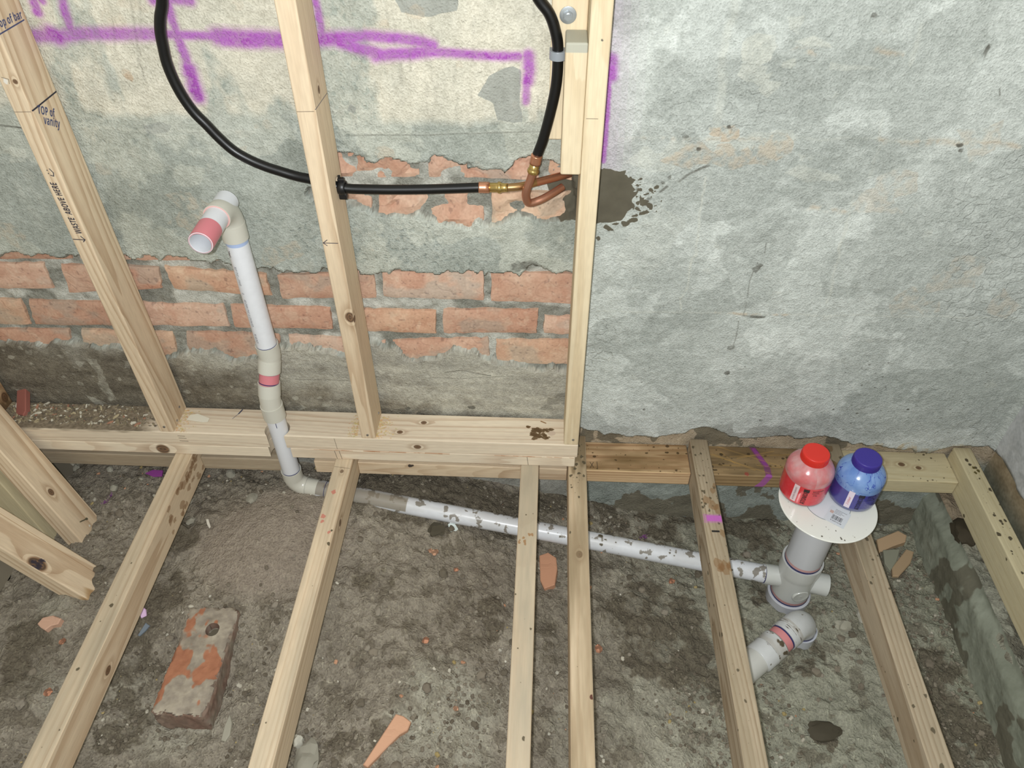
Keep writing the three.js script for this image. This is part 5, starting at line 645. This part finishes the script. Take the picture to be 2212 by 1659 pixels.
lump('mortar_lump', 'tall crumbly mortar lump under the flange side', 'mortar', [.96,.062,.968,.056,.972,.064,.963,.074], 0.020, stoneMats[1], undefined, 19);
// on the plates
shard('brick_shard', 'reddish purple brick shard standing on the dusty plate end', 'brick shard', [-1.327,.046,-1.343,-.017,-1.328,-.03,-1.318,-.017,-1.301,.04,-1.305,.05], 0.012, std([156, 96, 84], 0.9), 0.006, [0.5, 0.25], 0.085);
shard('paper_scrap', 'curled white paper scrap with print on the upper plate', 'paper', [-.888,.05,-.884,.034,-.866,.03,-.832,.043,-.833,.054,-.843,.056,-.868,.053], 0.0006, (() => { const [c, g] = canvas(64, 64); g.fillStyle = 'rgb(222,216,196)'; g.fillRect(0, 0, 64, 64); return std([222, 216, 198], 0.8); })(), 0.002, [0.12, 0], 0.083);
{
  const s = thing('loose_nail', 'loose grey nail lying on the second leaning timber', 'nail'), P0 = V(-1.127, -0.214, 0.276), l = V(-0.445, 0.861, -0.246).normalize(), a = V(0.05, -0.25, -0.967).normalize(), b = l.clone().cross(a), at = (u, w, h) => P0.clone().addScaledVector(l, u).addScaledVector(a, w).addScaledVector(b, -h).toArray();
  mesh('nail_shank', cyl(at(0.105, 0.034, 0.002), at(0.098, 0.054, 0.002), 0.0016, 0.0016, 10), std([122, 120, 100], 0.5, { metalness: 0.6 }), s); mesh('nail_head', cyl(at(0.098, 0.0535, 0.002), at(0.0976, 0.0555, 0.002), 0.0034, 0.0034, 12), std([122, 120, 100], 0.5, { metalness: 0.6 }), s);
}
shard('wood_splinter', 'white wood splinter on the soil mound', 'splinter', [-.855,.187,-.85,.186,-.837,.208,-.838,.213,-.847,.202], 0.002, std([222, 216, 202], 0.8), 0.001);

// stones and pebbles of the soil that can be told apart, then the fine gravel and litter as stuff
{
  const geos = [...Array(6)].map((_, i) => chunkGeo(i + 3, 1, 0.62, 0.85, 0.32)), near = (x, z) => Math.hypot(x + 0.7505, (z - 0.56) * 0.6) < 0.09 || Math.hypot(x - 0.68, z - 0.3) < 0.1;
  seed(501); let n = 0;
  const put = (x, z, s, mat, sink = 0.12) => { const m = mesh('stone', geos[n++ % 6], mat, floor); m.position.set(x, soilTop(x, z) + s * (0.31 - sink) * 0.8, z); m.rotation.set(rr(-0.4, 0.4), rr(0, 6.28), rr(-0.4, 0.4)); m.scale.setScalar(s); };
  for (const [u, list] of [[0, [-1.295,.006,-.846,.024,-.753,.12,-.928,.123,-.897,.187,-.935,.171]], [2, [-1.304,-.013,-1.191,.017,-1.15,.081,-1.087,.046]]]) for (let i = 0; i < list.length; i += 2) put(list[i], list[i + 1], rr(0.018, 0.032), stoneMats[u]);
  const clod = [[132, 123, 108], [120, 111, 97], [142, 134, 120], [104, 96, 82]].map((c) => std(c, 0.95)); for (let i = 0; i < 220; i++) { const x = rr(-1.2, 1.12), z = rr(0.03, 0.78); if (near(x, z) || mound(x, z) > 0.4) continue; put(x, z, 0.008 + Math.pow(rnd(), 2.2) * 0.018, clod[rnd() * 4 | 0]); }
  for (const [mat, list] of [[1, [-1.089,.521,.162,.417,-.252,.47,-.199,.276,-1.064,.638,.369,.193]], [0, [-.269,.228,-.257,.231,-.166,.618]]]) for (let i = 0; i < list.length; i += 2) put(list[i], list[i + 1], rr(0.014, 0.02), brickBit[mat]);
  const white = std([222, 218, 204], 0.7); for (let i = 0; i < 30; i++) { const x = rr(-1.15, 1.12), z = rr(0.05, 0.8); if (near(x, z)) continue; put(x, z, rr(0.005, 0.01), i % 3 ? stoneMats[4] : white); }
  const g = chunkGeo(40, 1, 0.7, 0.9, 0.3), N = 9000, im = shadow(new THREE.InstancedMesh(g, std([255, 255, 255], 0.95), N)); im.name = 'gravel'; im.userData.kind = 'stuff'; const o = new THREE.Object3D(), c = new THREE.Color(); let k = 0;
  while (k < N) { const x = rr(-1.25, 1.14), z = rr(-0.02, 0.92); const w = 0.35 + 1.6 * fbm(x * 5, z * 5, 3, 520); if (rnd() > w || (mound(x, z) > 0.35 && rnd() < 0.85)) continue; const s = 0.0022 + Math.pow(rnd(), 3) * 0.01; o.position.set(x, soilTop(x, z) + s * 0.12, z); o.rotation.set(rr(-1, 1), rr(0, 6.28), rr(-1, 1)); o.scale.setScalar(s); o.updateMatrix(); im.setMatrixAt(k, o.matrix); const v = rnd(); const t = v < 0.05 ? [190, 184, 168] : v < 0.06 ? [186, 140, 110] : v < 0.08 ? [168, 150, 104] : v < 0.4 ? [108, 99, 85] : [134, 126, 111], q = rr(-12, 12); c.setRGB((t[0] + q) / 255, (t[1] + q) / 255, (t[2] + q) / 255, THREE.SRGBColorSpace); im.setColorAt(k, c); k++; }
  floor.add(im);
}
{
  const lit = thing('dust_litter', 'litter of grit, splinters and dust on the dirty left end of the plate', 'litter'); lit.userData.kind = 'stuff';
  const g = chunkGeo(41, 1, 0.4, 0.6, 0.35), N = 900, im = shadow(new THREE.InstancedMesh(g, std([255, 255, 255], 0.9), N)), o = new THREE.Object3D(), c = new THREE.Color(); im.name = 'grit'; seed(601);
  for (let k = 0; k < N; k++) { const x = -0.955 - Math.pow(rnd(), 0.8) * 0.42, z = 0.006 + rnd() * 0.07, s = 0.0025 + Math.pow(rnd(), 2.5) * 0.011; o.position.set(x, 0.0822 + s * 0.1, z); o.rotation.set(rr(-0.3, 0.3), rr(0, 6.3), rr(-0.3, 0.3)); o.scale.set(s * rr(0.6, 1.6), s, s * 0.8); o.updateMatrix(); im.setMatrixAt(k, o.matrix); const v = rnd(), t = v < 0.16 ? [206, 200, 182] : v < 0.55 ? [140, 128, 104] : v < 0.6 ? [166, 122, 98] : v < 0.85 ? [112, 102, 86] : [178, 164, 132]; c.setRGB(t[0] / 255, t[1] / 255, t[2] / 255, THREE.SRGBColorSpace); im.setColorAt(k, c); }
  lit.add(im);
}
renderer.render(scene, camera);
